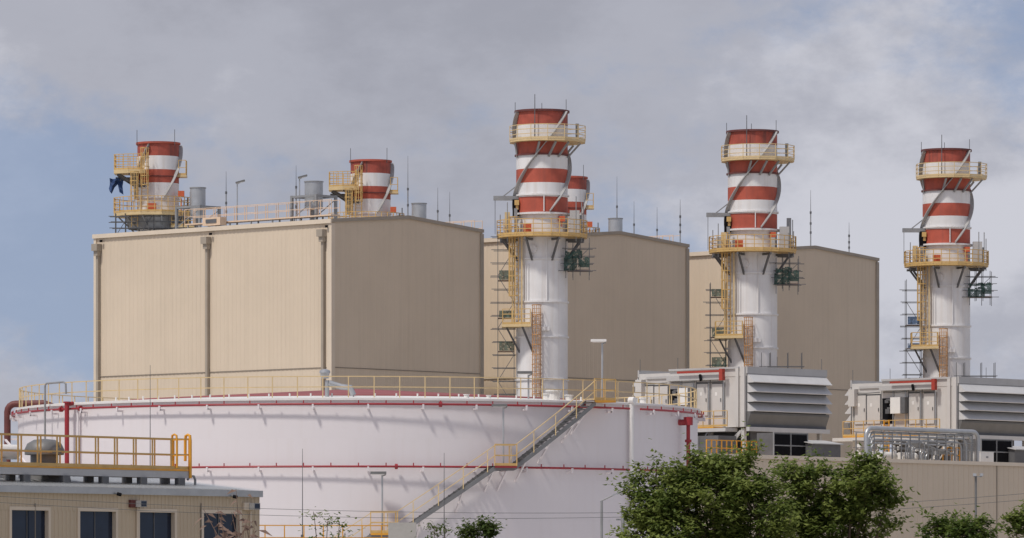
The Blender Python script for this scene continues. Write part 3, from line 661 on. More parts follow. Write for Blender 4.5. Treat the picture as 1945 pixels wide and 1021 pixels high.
        for v in (-FV, FV): sk.quad((xa, v, zs_), (xa, v, zs_-.15), (xb+sg*.02, v, ZB), (xb, v, zs_))
        sk.build('skirt_panel', 'cowl_grey', t)  # darker grey paints in the shade of this downward-sloping face
        MB().box((min(x, x+sg*.3), -FV-.1, ZB-.32), (max(x, x+sg*.3), FV+.1, ZB-.01)).build('sill_beam', 'louvre', t)
    # floor, platform, legs
    MB().box((FU0-.9, -FV-1.15, ZB-.34), (FU1-1.1, -FV+.2, ZB-.08)).build('floor_beam', 'filter_pale', t)
    b = MB(); b.box((FU0+.1, -FV-1.1, ZB-.07), (FU0+8.3, -FV-.03, ZB+.02)); pf = b.build('walkway', 'deep_yellow', t)
    railing(t, [(FU0+.1, -FV-.1, ZB+.02), (FU0+.1, -FV-1.07, ZB+.02), (FU0+8.3, -FV-1.07, ZB+.02), (FU0+9.6, -FV-1.07, ZB+.02)], 'yellow_paint', 1.15, 1.0, .055, (.6, 1.15))
    me = MB().box((-.14, -.14, 14.4), (.14, .14, ZB-.1)).mesh('leg', 'filter_pale')
    for u in (FU0+3.4, FU0+7, FU1-.4):
        MB().beam((u-1.2, -FV-.9, 14.5), (u+.6, -FV-.9, ZB-.35), .08).build('brace', 'filter_grey', t)
    for u in (FU0+.3, FU0+3.4, FU0+7, FU1-.4):
        for v in (-FV+.1, FV-.3): inst('leg', me, t, (u, v, 0))
    MB().beam((FU1-.6, -FV+.05, ZB-.3), (FU1-3.2, -FV-.1, 14.5), .2).build('brace', 'filter_pale', t)
    MB().prism([(FU0+3, -3.2), (FU1-.8, -3.2), (FU1-.8, 3.4), (FU0+3, 3.4)], 14.5, ZB-.02).build('inlet_duct', 'dark_steel', t)
    ladder(t, (FU0+4.6, -FV-1.3), 14.5, ZB+1.2, (0, -1), 'deep_yellow', False)
    me = MB().tube([(0, 0, 0), (0, 0, .9)], .02, 5).mesh('lightning_rod', 'dark_steel')
    for u, v in ((FU0+.3, -FV), (FU0+4, -FV), (FU1, FV-.4), (FU1, -1)): inst('lightning_rod', me, t, (u-.1, v, ZT))
    return t
fh = filter_house()
for k, lb in enumerate(('grey louvred filter house with doors, right behind the white tank', 'grey louvred filter house above the bundle of silver pipes', 'grey louvred filter house farthest along the turbine hall roof')):
    o = fh if k == 0 else copy_tree(fh); q = unit(k); o.location = q; o.rotation_euler = (0, 0, RZ); tag(o, lb, 'filter house', 'louvred filter houses on the turbine hall')
def roof_scaffold(k, label):
    c = unit(k)+U*14.2; t = thing('low_scaffold', label, 'scaffold', (c.x+2.3, c.y-2.2, 0), 0, 'low scaffolds at the feet of the striped stacks')
    me = MB().tube([(0, 0, 0), (0, 0, 23.9)], .03, 6).mesh('standard', 'dark_steel'); b = MB()
    for x in (-1.7, -1.0, .4, 1.5):
        for y in (-.6, .6): inst('standard', me, t, (x, y, 0))
    for z in (19.2, 21.2, 22.0, 22.8):
        for y in (-.6, .6): b.beam((-1.9, y, z), (1.7, y, z), .05)
    b.each('ledger', 'dark_steel', t)
    MB().box((-1.75, -.66, 21.5), (-.4, -.63, 22.0)).build('safety_net', 'net_dark', t); MB().prism([(.2, -.65), (1.6, -.65), (1.6, -.62), (.2, -.62)], 21.55, 22.2).build('safety_net', 'net_dark', t)
roof_scaffold(1, 'low scaffold with dark green net at the stack foot above the first filter house'); roof_scaffold(2, 'low scaffold with dark green net at the stack foot above the second filter house')

# ------------------------------------------------------------------ turbine hall and its roof plant
HU, HZ, HV0, HV1 = 46.5, 14.5, -18.0, 70.0
t = thing('turbine_hall', 'long low beige clad hall with flat parapet beyond the leafy trees', 'building', unit(0), RZ)
b = MB(); ribbed(b, (HU, HV0), (HU, HV1), 0, lambda s: HZ-.14, .6, .025, (1, 0), .06); b.build('front_wall', 'hall_clad', t)
b = MB(); b.quad((24, HV0, 0), (HU, HV0, 0), (HU, HV0, HZ-.14), (24, HV0, HZ-.14)); b.quad((HU, HV1, 0), (24, HV1, 0), (24, HV1, HZ-.14), (HU, HV1, HZ-.14)); b.quad((24, HV1, 0), (24, HV0, 0), (24, HV0, HZ-.14), (24, HV1, HZ-.14)); b.build('side_wall', 'hall_clad', t)
MB().box((24, HV0-.05, HZ-.14), (HU+.08, HV1+.05, HZ)).build('roof', 'cladding_trim', t)
MB().box((HU+.081, HV0-.06, HZ-.22), (HU+.14, HV1+.06, HZ+.05)).build('parapet_cap', 'cladding_trim', t)
me = MB().box((HU+.02, -.03, 0), (HU+.045, .03, HZ-.23)).mesh('panel_joint', 'joint')
for px in (1168, 1040, 1300, 1430): inst('panel_joint', me, t, (0, vsolve(0, HU, px), 0))
def on_hall(u, px, py=None):
    v = vsolve(0, u, px); p = loc(0, u, v); return v, p, (EH+(697-py)/F*p.y if py is not None else None)
# radiators
def radiator(px0, px1, yt, label):
    u = 44.6; v0, p, z = on_hall(u, px0, yt); v1, _, _ = on_hall(u, px1)
    t = thing('air_cooler', label, 'cooler', loc(0, u, v0, HZ), RZ, 'black finned coolers on the hall roof'); wd = v1-v0; h = z-HZ
    MB().box((-1.6, .05, .1), (-.02, wd-.05, h-.05)).build('casing', 'dark_steel', t)
    b = MB()
    for v in (0, wd/2, wd): b.box((-.03, v-.035, 0), (.06, v+.035, h))
    for zz_ in (.05, h*.47, h-.04): b.box((-.03, .05, zz_-.03), (.055, wd/2-.05, zz_+.03)); b.box((-.03, wd/2+.05, zz_-.03), (.055, wd-.05, zz_+.03))
    b.each('frame', 'steel', t)
    for i in range(2):
        for j in range(2):
            a = .06+i*wd/2; z0 = .1+j*(h*.47-.02); MB().box((-.015, a, z0), (.01, a+wd/2-.12, z0+h*.47-.12)).build('fin_panel', 'black', t)
radiator(906.5, 946, 495.5, 'black four-panel cooler under the first filter house'); radiator(1149.5, 1185.5, 503, 'black four-panel cooler with a white box, under the second filter house')
radiator(1380, 1413, 511, 'black four-panel cooler under the farthest filter house')
def hood_box(px0, px1, yt, label):
    u = 45.2; v0, p, z = on_hall(u, px0, yt); v1, _, _ = on_hall(u, px1); h = z-HZ; wd = v1-v0
    t = thing('intake_hood', label, 'vent hood', loc(0, u, v0, HZ), RZ, 'sloped grey intake hoods on the hall roof')
    b = MB(); b.prism([(-1.5, 0), (0, 0), (0, wd), (-1.5, wd)], 0, h*.82); b.build('casing', 'dark_steel', t)
    b = MB(); b.quad((.25, -.15, h*.78), (.25, wd+.1, h*.78), (-1.5, wd+.1, h), (-1.5, -.15, h)); b.quad((.25, -.15, h*.83), (.25, wd+.1, h*.83), (-1.5, wd+.1, h*1.05), (-1.5, -.15, h*1.05)); b.quad((.25, -.15, h*.78), (.25, wd+.1, h*.78), (.25, wd+.1, h*.83), (.25, -.15, h*.83)); b.quad((.25, -.15, h*.78), (.25, -.15, h*.83), (-1.5, -.15, h*1.05), (-1.5, -.15, h))
    b.build('lid', 'filter_grey', t)
hood_box(951, 985, 505, 'dark grey intake hood with sloped lid beside the first black cooler'); hood_box(1189, 1222, 512, 'dark grey intake hood beside the second black cooler')
# the silver pipe bundle
v0, p, z = on_hall(45.6, 1015); v1, _, _ = on_hall(45.6, 1146)
t = thing('pipe_bundle', 'nested bent silver pipes on a rack in front of the second filter house', 'pipes', loc(0, 45.6, 0, HZ), RZ)
def bend_pipe(va, vb, ztop, r, u, rb=.55):
    pts = [(u, va, 0)]
    for k in range(7): a = math.pi/2*k/6; pts.append((u, va+rb-rb*math.cos(a), ztop-rb+rb*math.sin(a)))
    for k in range(7): a = math.pi/2*k/6; pts.append((u, vb-rb+rb*math.sin(a), ztop-rb+rb*math.cos(a)))
    pts.append((u, vb, 0)); return pts
for i, (da, db, zt_, r) in enumerate(((0, 0, 2.28, .17), (.55, .5, 1.98, .10), (.9, .85, 1.75, .09), (1.3, 1.15, 1.5, .08), (1.65, 1.6, 1.25, .07))):
    MB().tube(bend_pipe(v0+da, v1-db, zt_, r, -.22*i, .6), r, 12).build('pipe', 'galv', t, True)
for i in range(9):
    va = v0+5.2+i*.36+(.5 if i > 4 else 0); MB().tube(bend_pipe(va, va+2.2+.2*i, 1.35-.09*i, .055, -.5-.1*i, .35), .055, 8).build('pipe', 'galv', t, True)
b = MB()
for i in range(12):
    v = v0+.8+i*(v1-v0-1.6)/11
    for u in (.1, -1.6): b.beam((u, v, 0), (u, v, 2.0), .07)
    b.beam((.1, v, 2.0), (-1.6, v, 2.0), .07)
for zz_ in (.9, 1.4, 2.05): b.beam((.16, v0+.5, zz_), (.16, v1-.8, zz_), .05); b.beam((-1.66, v0+.5, zz_), (-1.66, v1-.8, zz_), .05)
b.each('rack', 'steel', t)
b = MB(); rnd = random.Random(9)
for i in range(46):
    v = rnd.uniform(v0+1.5, v1-1.2); u = rnd.uniform(-2.2, -.6); z = rnd.uniform(.3, 1.8); b.tube([(u, v, z-.14), (u, v, z+.14)], rnd.uniform(.06, .14), 8)
tag(b.build('valve_group', 'white_paint', t), None, None, kind='stuff')
b = MB()
for i in range(3): b.tube([(-2.4, v0+2+i*2.4, .35), (-2.4, v0+3.8+i*2.4, .35)], .35, 14)
b.each('vessel', 'white_paint', t, True)
def small_box(u, px0, px1, yt, m, name, label, cat, dep=1.0):
    v0, p, z = on_hall(u, px0, yt); v1, _, _ = on_hall(u, px1); t = thing(name, label, cat, loc(0, u, v0, HZ), RZ); w_ = v1-v0; h = z-HZ
    MB().box((-dep, 0, .06), (0, w_, h)).build('casing', m, t); MB().box((.001, w_*.42, h*.45), (.02, w_*.58, h*.62)).build('plate', 'steel', t); MB().box((-dep+.1, .1, 0), (-.1, w_-.1, .06)).build('plinth', 'dark_steel', t)
    MB().box((-dep-.03, -.03, h), (.03, w_+.03, h+.04)).build('lid', m, t)
small_box(45.9, 1149, 1164.5, 519, 'white_paint', 'equipment_box', 'small white box in front of the second black cooler', 'box')
for px0, px1, u, lb in ((828, 904, 43.0, 'yellow guard rail on the hall roof below the first filter house'), (1105, 1125, 43.5, 'short yellow guard rail inside the silver pipe bundle')):
    va, p, _ = on_hall(u, px0); vb, _, _ = on_hall(u, px1); t = thing('guard_rail', lb, 'railing', loc(0, u, 0, HZ), RZ); railing(t, [(0, va, 0), (0, vb, 0)], 'deep_yellow', 1.15, .55, .07, (.15, .6, 1.15))
# plant below the first filter house
t = thing('cooling_skid', 'dark equipment skid with white pipes under the first filter house', 'machinery', loc(0, 33, -7.6, HZ), RZ)
MB().box((-4, 0, .1), (5.5, 2.0, 1.7)).build('casing', 'dark_steel', t)
for i in range(4): MB().tube([(-4.2, -.3-.12*i, .5+.3*i), (2.4, -.3-.12*i, .5+.3*i)], .09, 10).build('pipe', 'white_paint', t)
b = MB(); [b.beam((-4+i*1.1, -.35, 0), (-4+i*1.1, -.35, 2.1), .06) for i in range(8)]; b.each('frame', 'filter_pale', t)

# ------------------------------------------------------------------ storage tank
TD, TR = 314.0, 19.2; TX = (420-600)/F*TD; TZ = 14.95
tank = thing('storage_tank', 'huge white storage tank with red pipes, yellow rails and a winding stair', 'tank', (TX, TD, 0))
def tp_(phi, r, z): d = fdir(phi)*r; return Vector((d.x, d.y, z))
NS = 128
for i in range(7):
    z0 = TZ/7*i; z1 = TZ/7*(i+1)
    MB().lathe([(TR+.004*(6-i), z0), (TR+.004*(6-i), z1)], NS).build('shell_course', 'tank_white', tank, True)
MB().lathe([(TR-.02, 0), (TR-.02, TZ-.01)], NS).build('shell_lining', 'tank_white', tank, True)
MB().lathe([(TR-.02, TZ), (TR+.16, TZ-.12), (TR+.16, TZ), (TR-.03, TZ+.03), (14.0, TZ+.060*5.2)], NS).build('roof_edge', 'white_paint', tank, True)
MB().lathe([(14.0, TZ+.060*5.2+.01), (13.95, TZ+.060*5.2+.08), (0, TZ+.060*19.2+.08)], NS).build('roof', 'roof_red', tank, True)
path = [tp_(a, TR-.08, TZ+.02) for a in [360*k/88 for k in range(88)]]
railing(tank, path, 'pale_yellow', 1.13, 9, .055, (.57, 1.13), True, False)
def ringpipe(a0, a1, z, r=.058, off=.34, name='ring_pipe', brackets=True):
    n = max(2, int((a1-a0)/2)); o = MB().tube([tp_(a0+(a1-a0)*k/n, TR+off, z) for k in range(n+1)], r, 8).build(name, 'pipe_red', tank, True)
    noz = MB().beam((0, 0, 0), (0, 0, .2), .06).mesh('nozzle', 'pipe_red'); a = a0+2
    br = MB().beam((0, .36, -.22), (0, -.12, -.22), .09).beam((0, -.1, -.26), (0, -.1, .0), .09).mesh('pipe_bracket', 'tank_white')
    i = 0
    while a < a1:
        inst('nozzle', noz, o, tp_(a, TR+off, z))
        if i % 2 == 0: inst('pipe_bracket', br, o, tp_(a+1.5, TR+off-.02, z), R(a+1.5))
        a += 4.3; i += 1
zu_, zl_ = 14.62, 11.30
ringpipe(-95, 50.5, zu_); ringpipe(53.5, 120, zu_); ringpipe(-95, 50.5, zl_); ringpipe(53.5, 120, zl_)
fl = MB().tube([(-.07, 0, 0), (.07, 0, 0)], .15, 10).mesh('pipe_flange', 'pipe_red')
for a, z in ((-54.5, zu_), (-49, zu_), (14.5, zu_), (7.5, zl_)): inst('pipe_flange', fl, tank, tp_(a, TR+.34, z), R(a))
def riser(phi, z0, z1, r, m, name='riser', off=.4): return MB().tube([tp_(phi, TR+off, z0), tp_(phi, TR+off, z1)], r, 10).build(name, m, tank, True)
rr = riser(-51.8, 0, TZ-.02, .13, 'pipe_red', 'fire_riser', .55)
MB().tube([tp_(-51.8, TR+.52, TZ-.1), tp_(-51.8, TR+.15, TZ-.02)], .11, 10).build('elbow', 'pipe_red', rr)
MB().tube([tp_(-51.8, TR+.55, TZ-.02), tp_(-51.8, TR+.55, TZ+.06)], .2, 10).build('flange', 'pipe_red', rr)
riser(-50.2, 0, TZ-.3, .07, 'tank_white', 'conduit', .2); riser(51.5, 0, TZ+.2, .13, 'white_paint', 'drain_pipe', .22)
MB().tube([tp_(51.5, TR+.1, TZ+.12), tp_(51.5, TR+.45, TZ+.12)], .2, 10).build('drain_hopper', 'white_paint', tank)
fm = riser(69.5, 0, 13.9, .11, 'pipe_red', 'foam_riser', .5)
q = tp_(69.5, TR+.5, 13.9); MB().tube([q, q+Vector((0, 0, .45))], .26, 12).tube([q+Vector((0, 0, .15)), q+Vector((-.75, .1, .15))], .17, 10).build('foam_maker', 'pipe_red', fm)
MB().tube([q-Vector((0, 0, .95)), q-Vector((0, 0, .8))], .19, 10).build('pipe_flange', 'pipe_red', fm)
pts = [tp_(-59, TR+.5, 0), tp_(-59, TR+.5, TZ+1.0), tp_(-58.6, TR+.48, TZ+1.12), tp_(-54, TR+.3, TZ+1.15), tp_(-53.3, TR+.3, TZ+1.05), tp_(-53.2, TR+.3, TZ+.5)]
MB().tube(pts, .055, 8).build('vent_line', 'steel', tank, True)
pts = [tp_(-88, TR+.62, 0), tp_(-88, TR+.62, TZ-.1)] + [tp_(-88, TR+.62-.45*(1-math.cos(a)), TZ-.1+.45*math.sin(a)) for a in (.4, .8, 1.2, 1.57)] + [tp_(-86, TR-1.5, TZ+.36), tp_(-85.6, TR-1.9, TZ+.2), tp_(-85.5, TR-2.05, TZ-.05)]
rp = MB().tube(pts, .19, 12).build('fill_pipe', 'rust_pipe', tank, True)
MB().beam(tp_(-88, TR+.75, 13.3), tp_(-70, TR+.05, 11.6), .1).beam(tp_(-88, TR+.9, 13.3), tp_(-88, TR, 13.3), .1).build('pipe_support', 'tank_white', rp)
# stair
def stair_z(phi):
    if phi > 25.8: return 11.35+(phi-25.8)*(TZ-11.35)/(40.6-25.8)
    if phi > 22.6: return 11.35
    if phi > 7.2: return 11.35-(22.6-phi)*(11.35-7.75)/(22.6-7.2)
    if phi > 3.6: return 7.75
    return max(0, 7.75-(3.6-phi)*.234)
b = MB(); bs = MB(); ph = 40.6
r0, r1 = TR+.28, TR+1.08
angs = [40.6-.5*i for i in range(int((40.6+29.5)/.5)+1)]
def stair_bar(rr_, dz, w_, h_):
    q = MB()
    for a in angs:
        for x, z in ((-w_, -h_), (w_, -h_), (w_, h_), (-w_, h_)): q.v.append(tuple(tp_(a, rr_+x, stair_z(a)+dz+z)))
    for k in range(len(angs)-1):
        for j in range(4): q.f.append((4*k+j, 4*k+(j+1) % 4, 4*k+4+(j+1) % 4, 4*k+4+j))
    return q
for rr_ in (r0, r1): stair = stair_bar(rr_, -.12, .025, .13).build('stair_stringer', 'stair_grey', tank)
a = 40.3
while a > -29:
    z = stair_z(a); p, q = tp_(a, r0+.03, z-.05), tp_(a, r1-.03, z-.05); b.beam(p, q, .26, .05); a -= .78
tag(b.build('stair_treads', 'dark_steel', stair), None, None, kind='stuff')
pm = post_mesh(1.1, .05, 'pale_yellow'); stair_bar(r1+.03, .55, .025, .025).build('stair_rail', 'pale_yellow', tank)
hr = stair_bar(r1+.03, 1.1, .025, .025).build('stair_rail', 'pale_yellow', tank); a = 40.6
while a > -29.5: inst('post', pm, hr, tp_(a, r1+.03, stair_z(a)-.05)); a -= 3.85
for a0, a1, z, nm in ((22.4, 26.0, 11.35, 'stair_landing'), (3.4, 7.4, 7.75, 'stair_landing'), (40.0, 44.4, TZ+.02, 'stair_landing')):
    bl = MB(); n = 4
    for k in range(n):
        x0, x1 = a0+(a1-a0)*k/n, a0+(a1-a0)*(k+1)/n
        P = [tp_(x0, TR+.2, z-.1), tp_(x1, TR+.2, z-.1), tp_(x1, TR+1.25, z-.1), tp_(x0, TR+1.25, z-.1)]; bl.quad(*P); bl.quad(*[p_+Vector((0, 0, .1)) for p_ in reversed(P)])
        bl.quad(P[3], P[2], P[2]+Vector((0,0,.1)), P[3]+Vector((0,0,.1)))
    ld = bl.build(nm, 'pipe_red' if z == 11.35 else 'deep_yellow', tank)
    railing(tank, [tp_(a0, TR+1.22, z), tp_(a1, TR+1.22, z), tp_(a1, TR+.3, z)], 'yellow_paint', 1.15, .9, .055, (.57, 1.15))
br = MB()
for a in (38.5, 36.6, 32, 27.8, 24.6, 22.4, 17.5, 11, 6, 3): z = stair_z(a)-.25; br.beam(tp_(a, TR+1.0, z), tp_(a-.3, TR, z-1.05), .09); br.beam(tp_(a, TR+1.05, z), tp_(a, TR, z), .08)
br.each('stair_bracket', 'tank_white', tank)
# roof fittings
def rf(phi, rad): return tp_(phi, rad, TZ+.060*(TR-rad))
q = rf(-4, 17.2); bb = MB(); bb.tube([q, q+Vector((0, 0, .9))], .12, 10).tube([q+Vector((.1, 0, .75)), q+Vector((.75, 0, .55)), q+Vector((1.25, 0, .5)), q+Vector((1.4, 0, .1))], .17, 10).tube([q+Vector((-.12, 0, 1.0)), q+Vector((-.12, 0, 1.3))], [.2, .26], 12).tube([q+Vector((-.12, 0, 1.3)), q+Vector((-.12, 0, 1.42)), q+Vector((-.12, 0, 1.5))], [.3, .28, .1], 12)
bb.build('breather_valve', 'galv', tank, True)
for ph_, rd_, s_ in ((37, 18.2, .35), (36, 18.0, .22), (20, 18.3, .14), (24, 18.3, .12), (60, 18.4, .22), (39.5, 18.5, .2)):
    q = rf(ph_, rd_); MB().tube([q-Vector((0,0,.05)), q+Vector((0, 0, s_*1.3))], s_, 12).tube([q+Vector((0, 0, s_*1.3)), q+Vector((0, 0, s_*1.55))], s_*1.25, 12).build('roof_nozzle', 'white_paint', tank)
rnd = random.Random(4)
stud = MB().tube([(0, 0, -.02), (0, 0, .2)], .05, 6).mesh('roof_stud', 'white_paint')
for i in range(26): a = -50+i*3.9; q = rf(a, 16.9); inst('roof_stud', stud, tank, q)
# masts and lights round the tank
for px, yt, Y, lb in ((176, 417, 276, 'tall thin lightning mast in front of the white tank, near the red fire riser'), (354.5, 515, 268, 'thin lightning mast in front of the tank, right of the beige office building'), (520.5, 520, 268, 'thin lightning mast in front of the tank stair')):
    p = pt(px, 697, Y); rod_mast((p.x, p.y, 0), EH+(697-yt)/F*Y, lb, 0, 'thin lightning masts in front of the tank')
for a, yt, lb, z0, rr_ in ((24.3, 467, 'floodlight pole on the middle landing of the tank stair', 11.35, TR+.8), (5.2, 546, 'floodlight pole on the lower landing of the tank stair', 7.75, TR+.8), (42.7, 391, 'white floodlight pole at the top of the tank stair', TZ+.02, TR+.8)):
    q = tp_(a, rr_, z0)+Vector((TX, TD, 0)); flood(q, EH+(697-yt)/F*q.y-z0, lb, 1, 'floodlight poles on the tank stair', .45, 0, 'white_paint' if yt < 400 else 'cowl_grey')
q = rf(31, 18.6)+Vector((TX, TD, 0)); flood(q-Vector((0, 0, .02)), 1.35, 'small dark floodlight on the tank roof in front of the stack', 1, None, .3)

# ------------------------------------------------------------------ office building at the left
OB = Vector(((304-600)/F*225, 225, 0)); OZ = 8.55
def ov(px, u=0): a = OB+U*u; s = (px-600)/F; return (s*a.y-a.x)/(V.x-s*V.y)
def oy(px, u=0): return (OB+U*u+V*ov(px, u)).y
def oz(px, py, u=0): return EH+(697-py)/F*oy(px, u)
OV0 = -24.0
t = thing('office_building', 'low beige ribbed office building with dark windows in front of the tank', 'building', OB, RZ)
WZ1, WZ0 = oz(110, 588.5), oz(110, 588.5)-1.75
wins = [(13, 56), (93, 135), (163, 204), (238, 280), (-62, -20), (-135, -95)]
wv = sorted([(ov(a), ov(c)) for a, c in wins])
# ribbed wall split around the window openings
b = MB(); prev = OV0
for a, c in wv:
    ribbed(b, (0, prev), (0, a), WZ0, lambda s: WZ1, .2, .025, (1, 0), .05); prev = c
ribbed(b, (0, prev), (0, 0), WZ0, lambda s: WZ1, .2, .025, (1, 0), .05)
ribbed(b, (0, OV0), (0, 0), WZ1, lambda s: OZ, .2, .025, (1, 0), .05); ribbed(b, (0, OV0), (0, 0), 0, lambda s: WZ0, .2, .025, (1, 0), .05)
b.build('front_wall', 'office_clad', t)
MB().quad((0, 0, 0), (-9, 0, 0), (-9, 0, OZ+.9), (0, 0, OZ)).quad((-9, 0, 0), (-9, OV0, 0), (-9, OV0, OZ+.9), (-9, 0, OZ+.9)).quad((-9, OV0, 0), (0, OV0, 0), (0, OV0, OZ), (-9, OV0, OZ+.9)).build('rear_walls', 'office_clad', t)
for a, c in wv:
    w_ = MB()
    w_.box((-.2, a-.12, WZ1), (.05, c+.12, WZ1+.14)).box((-.2, a-.12, WZ0-.14), (.06, c+.12, WZ0)).box((-.2, a-.12, WZ0), (.05, a, WZ1)).box((-.2, c, WZ0), (.05, c+.12, WZ1))
    wo = w_.build('window', 'cladding_trim', t)
    m_ = (a+c)/2; MB().box((-.19, a, WZ0), (-.17, m_-.02, WZ1)).build('pane', 'dark_glass', wo); MB().box((-.19, m_+.02, WZ0), (-.17, c, WZ1)).build('pane', 'dark_glass', wo); MB().box((-.2, m_-.02, WZ0), (-.14, m_+.02, WZ1)).build('mullion', 'dark_steel', wo)
MB().prism([(-.25, OV0), (.16, OV0), (.16, .05), (-.25, .05)], OZ-.22, OZ+.04).build('gutter', 'galv', t)
b = MB(); n = 80
for k in range(n):
    v0 = OV0+(-OV0)*k/n; v1 = OV0+(-OV0)*(k+.72)/n; v2 = OV0+(-OV0)*(k+1)/n
    b.quad((.1, v0, OZ+.045), (.1, v1, OZ+.045), (-9, v1, OZ+.94), (-9, v0, OZ+.94)); b.quad((.1, v1, OZ+.085), (.1, v2, OZ+.085), (-9, v2, OZ+.98), (-9, v1, OZ+.98))
b.build('roof', 'roof_sheet', t)
for px in (40.5, 235): b_ = MB().box((.026, ov(px)-.02, 0), (.05, ov(px)+.02, oz(px, 579))).build('panel_joint', 'joint', t)
for px, py, lb in ((132, 566.5, 'small dark camera on the office wall above the second window'), (268, 569.5, 'small dark camera on the office wall near its right corner')):
    c = thing('security_camera', lb, 'camera', OB+U*.03+V*ov(px)+Vector((0, 0, oz(px, py))), RZ, 'cameras on the office wall')
    MB().box((0, -.1, -.1), (.06, .02, .1)).build('base_plate', 'cladding_trim', c); MB().beam((.06, -.02, 0), (.25, .05, 0), .04).build('arm', 'steel', c)
    MB().tube([(.2, .02, -.05), (.34, .12, -.09)], .07, 12).build('housing', 'black', c)
for px, py, lb in ((157, 580, 'floodlight box fixed to the office wall beside the third window'), (290, 583, 'floodlight box fixed to the office wall beside the dry plant')):
    c = thing('wall_floodlight', lb, 'floodlight', OB+U*.03+V*ov(px)+Vector((0, 0, oz(px, py))), RZ, 'floodlights on the office wall')
    MB().box((0, -.32, -.14), (.12, .05, .16)).each('bracket', 'rust_pipe' if px < 200 else 'cladding_trim', c); MB().box((.1, -.05, -.12), (.42, .28, .14)).build('lamp_housing', 'steel', c); MB().box((.421, -.02, -.09), (.43, .25, .11)).build('lens', 'dark_glass', c)
    MB().tube([(.06, .1, -.14), (.06, .1, -2.5)], .035, 8).each('conduit', 'cladding_trim', c)
# walkway on the roof
WU = -2.2; vr = ov(212.5, WU); zW = oz(200, 541, WU)
t = thing('roof_gangway', 'yellow railed gangway on grey beams along the office roof', 'walkway', OB+U*WU, RZ)
MB().box((-.5, OV0, zW-.3), (-.38, vr, zW-.02)).box((.38, OV0, zW-.3), (.5, vr, zW-.02)).each('beam', 'filter_grey', t); MB().box((-.52, OV0, zW-.019), (.52, vr, zW+.03)).build('deck', 'deep_yellow', t)
for u in (.48, -.48): railing(t, [(u, OV0, zW+.03), (u, vr, zW+.03)], 'yellow_paint', 1.25, 1.05, .05, (.62, 1.25))
railing(t, [(.48, vr, zW+.03), (-.48, vr, zW+.03)], 'deep_yellow', 1.25, .96, .08, (.62, 1.25))
b = MB(); v = vr-.5
roofz = lambda u: OZ+.045+(.1-u)*.895/9.1
while v > OV0:
    for u in (-.44, .44): b.box((u-.14, v-.16, roofz(WU+u)), (u+.14, v+.16, zW-.3))
    v -= 2.1
b.each('foot', 'dark_steel', t)
for dv in (0, -.75):
    b = MB(); v = vr-.02+dv; b.tube([(.55, v, zW-.3 if dv == 0 else zW+.1)] + [(.55, v, zW+1.2), (.52, v, zW+1.42), (.4, v, zW+1.46), (.28, v, zW+1.42), (.25, v, zW+1.2), (.25, v, zW+.4)], .045 if dv else .06, 8); b.build('gate_hoop', 'deep_yellow', t, True)
MB().tube([(.1, vr+.25, zW-.35), (.1, vr+.4, zW-.2), (.1, vr+.6, zW-.2), (.1, vr+.68, zW-.35), (.1, vr+.68, roofz(WU))], .05, 8).build('overflow_pipe', 'steel', t, True)
# cowl ventilator
cu = -3.4; cv = ov(52, cu); zc = roofz(cu)
t = thing('cowl_ventilator', 'grey hooded cowl ventilator behind the yellow gangway rails', 'ventilator', OB+U*cu+V*cv+Vector((0, 0, zc)), RZ)
MB().lathe([(1.1, -.25), (1.0, .35), (.6, .62)], 20).build('base', 'cowl_grey', t, True); MB().tube([(0, 0, .5), (0, 0, 1.05)], .56, 20).build('neck', 'cowl_grey', t, True)
b = MB(); b.lathe([(.78, 1.0), (.8, 1.2), (.68, 1.45), (.42, 1.6), (0, 1.64)], 24); b.build('hood', 'cowl_grey', t, True)
t = thing('exhaust_drum', 'pale horizontal exhaust drum beside the grey cowl ventilator', 'duct', OB+U*(cu-.6)+V*(cv-2.3)+Vector((0, 0, zc)), RZ)
MB().tube([(0, -1.6, 1.1), (0, 1.3, 1.1)], .3, 18).build('drum', 'white_paint', t, True); MB().box((-.25, -.6, -.1), (.25, -.4, .85)).box((-.25, .4, -.1), (.25, .6, .85)).each('saddle', 'filter_grey', t)

# ------------------------------------------------------------------ pipe bridge, street lamp, wall pole, cables
Yb = 262; a = pt(300, 606, Yb); c = pt(470, 606, Yb+2); zb = a.z-1.1
t = thing('pipe_bridge', 'yellow railed pipe bridge in front of the tank foot', 'walkway', (0, 0, 0))
MB().beam((a.x-6, Yb, zb-.15), (c.x, Yb+2, zb-.15), 1.2, .25).build('deck', 'concrete', t)
railing(t, [(a.x-6, Yb-.55, zb), (c.x, Yb+1.45, zb)], 'deep_yellow', 1.15, .95, .055, (.57, 1.15))
b = MB(); [b.beam((a.x-5+i*3, Yb+i*.55, 0), (a.x-5+i*3, Yb+i*.55, zb-.2), .25) for i in range(5)]; b.each('column', 'steel', t)
q = pt(470, 604, Yb-1); MB().box((q.x-.6, Yb-1, zb-1.5), (q.x+.7, Yb+.3, q.z+.1)).build('valve_chamber', 'concrete', t)
p = pt(705, 697, 258); hz = EH+(697-576)/F*258; t = thing('street_lamp', 'slim grey street lamp with raised arm beside the leafy tree', 'lamp', (p.x, p.y, 0))
MB().tube([(0, 0, 0), (0, 0, hz)], [.09, .06], 8).build('pole', 'steel', t, True); MB().tube([(0, 0, hz), (.62, 0, hz+.3)], .035, 8).build('arm', 'steel', t); MB().beam((.5, 0, hz+.25), (.95, 0, hz+.42), .12, .06).build('lamp_head', 'galv', t)
v0, p, zt_ = on_hall(HU+3, 1143.5, 547); t = thing('light_pole', 'brown pole with two small floodlights before the beige hall wall', 'pole', (p.x, p.y, 0))
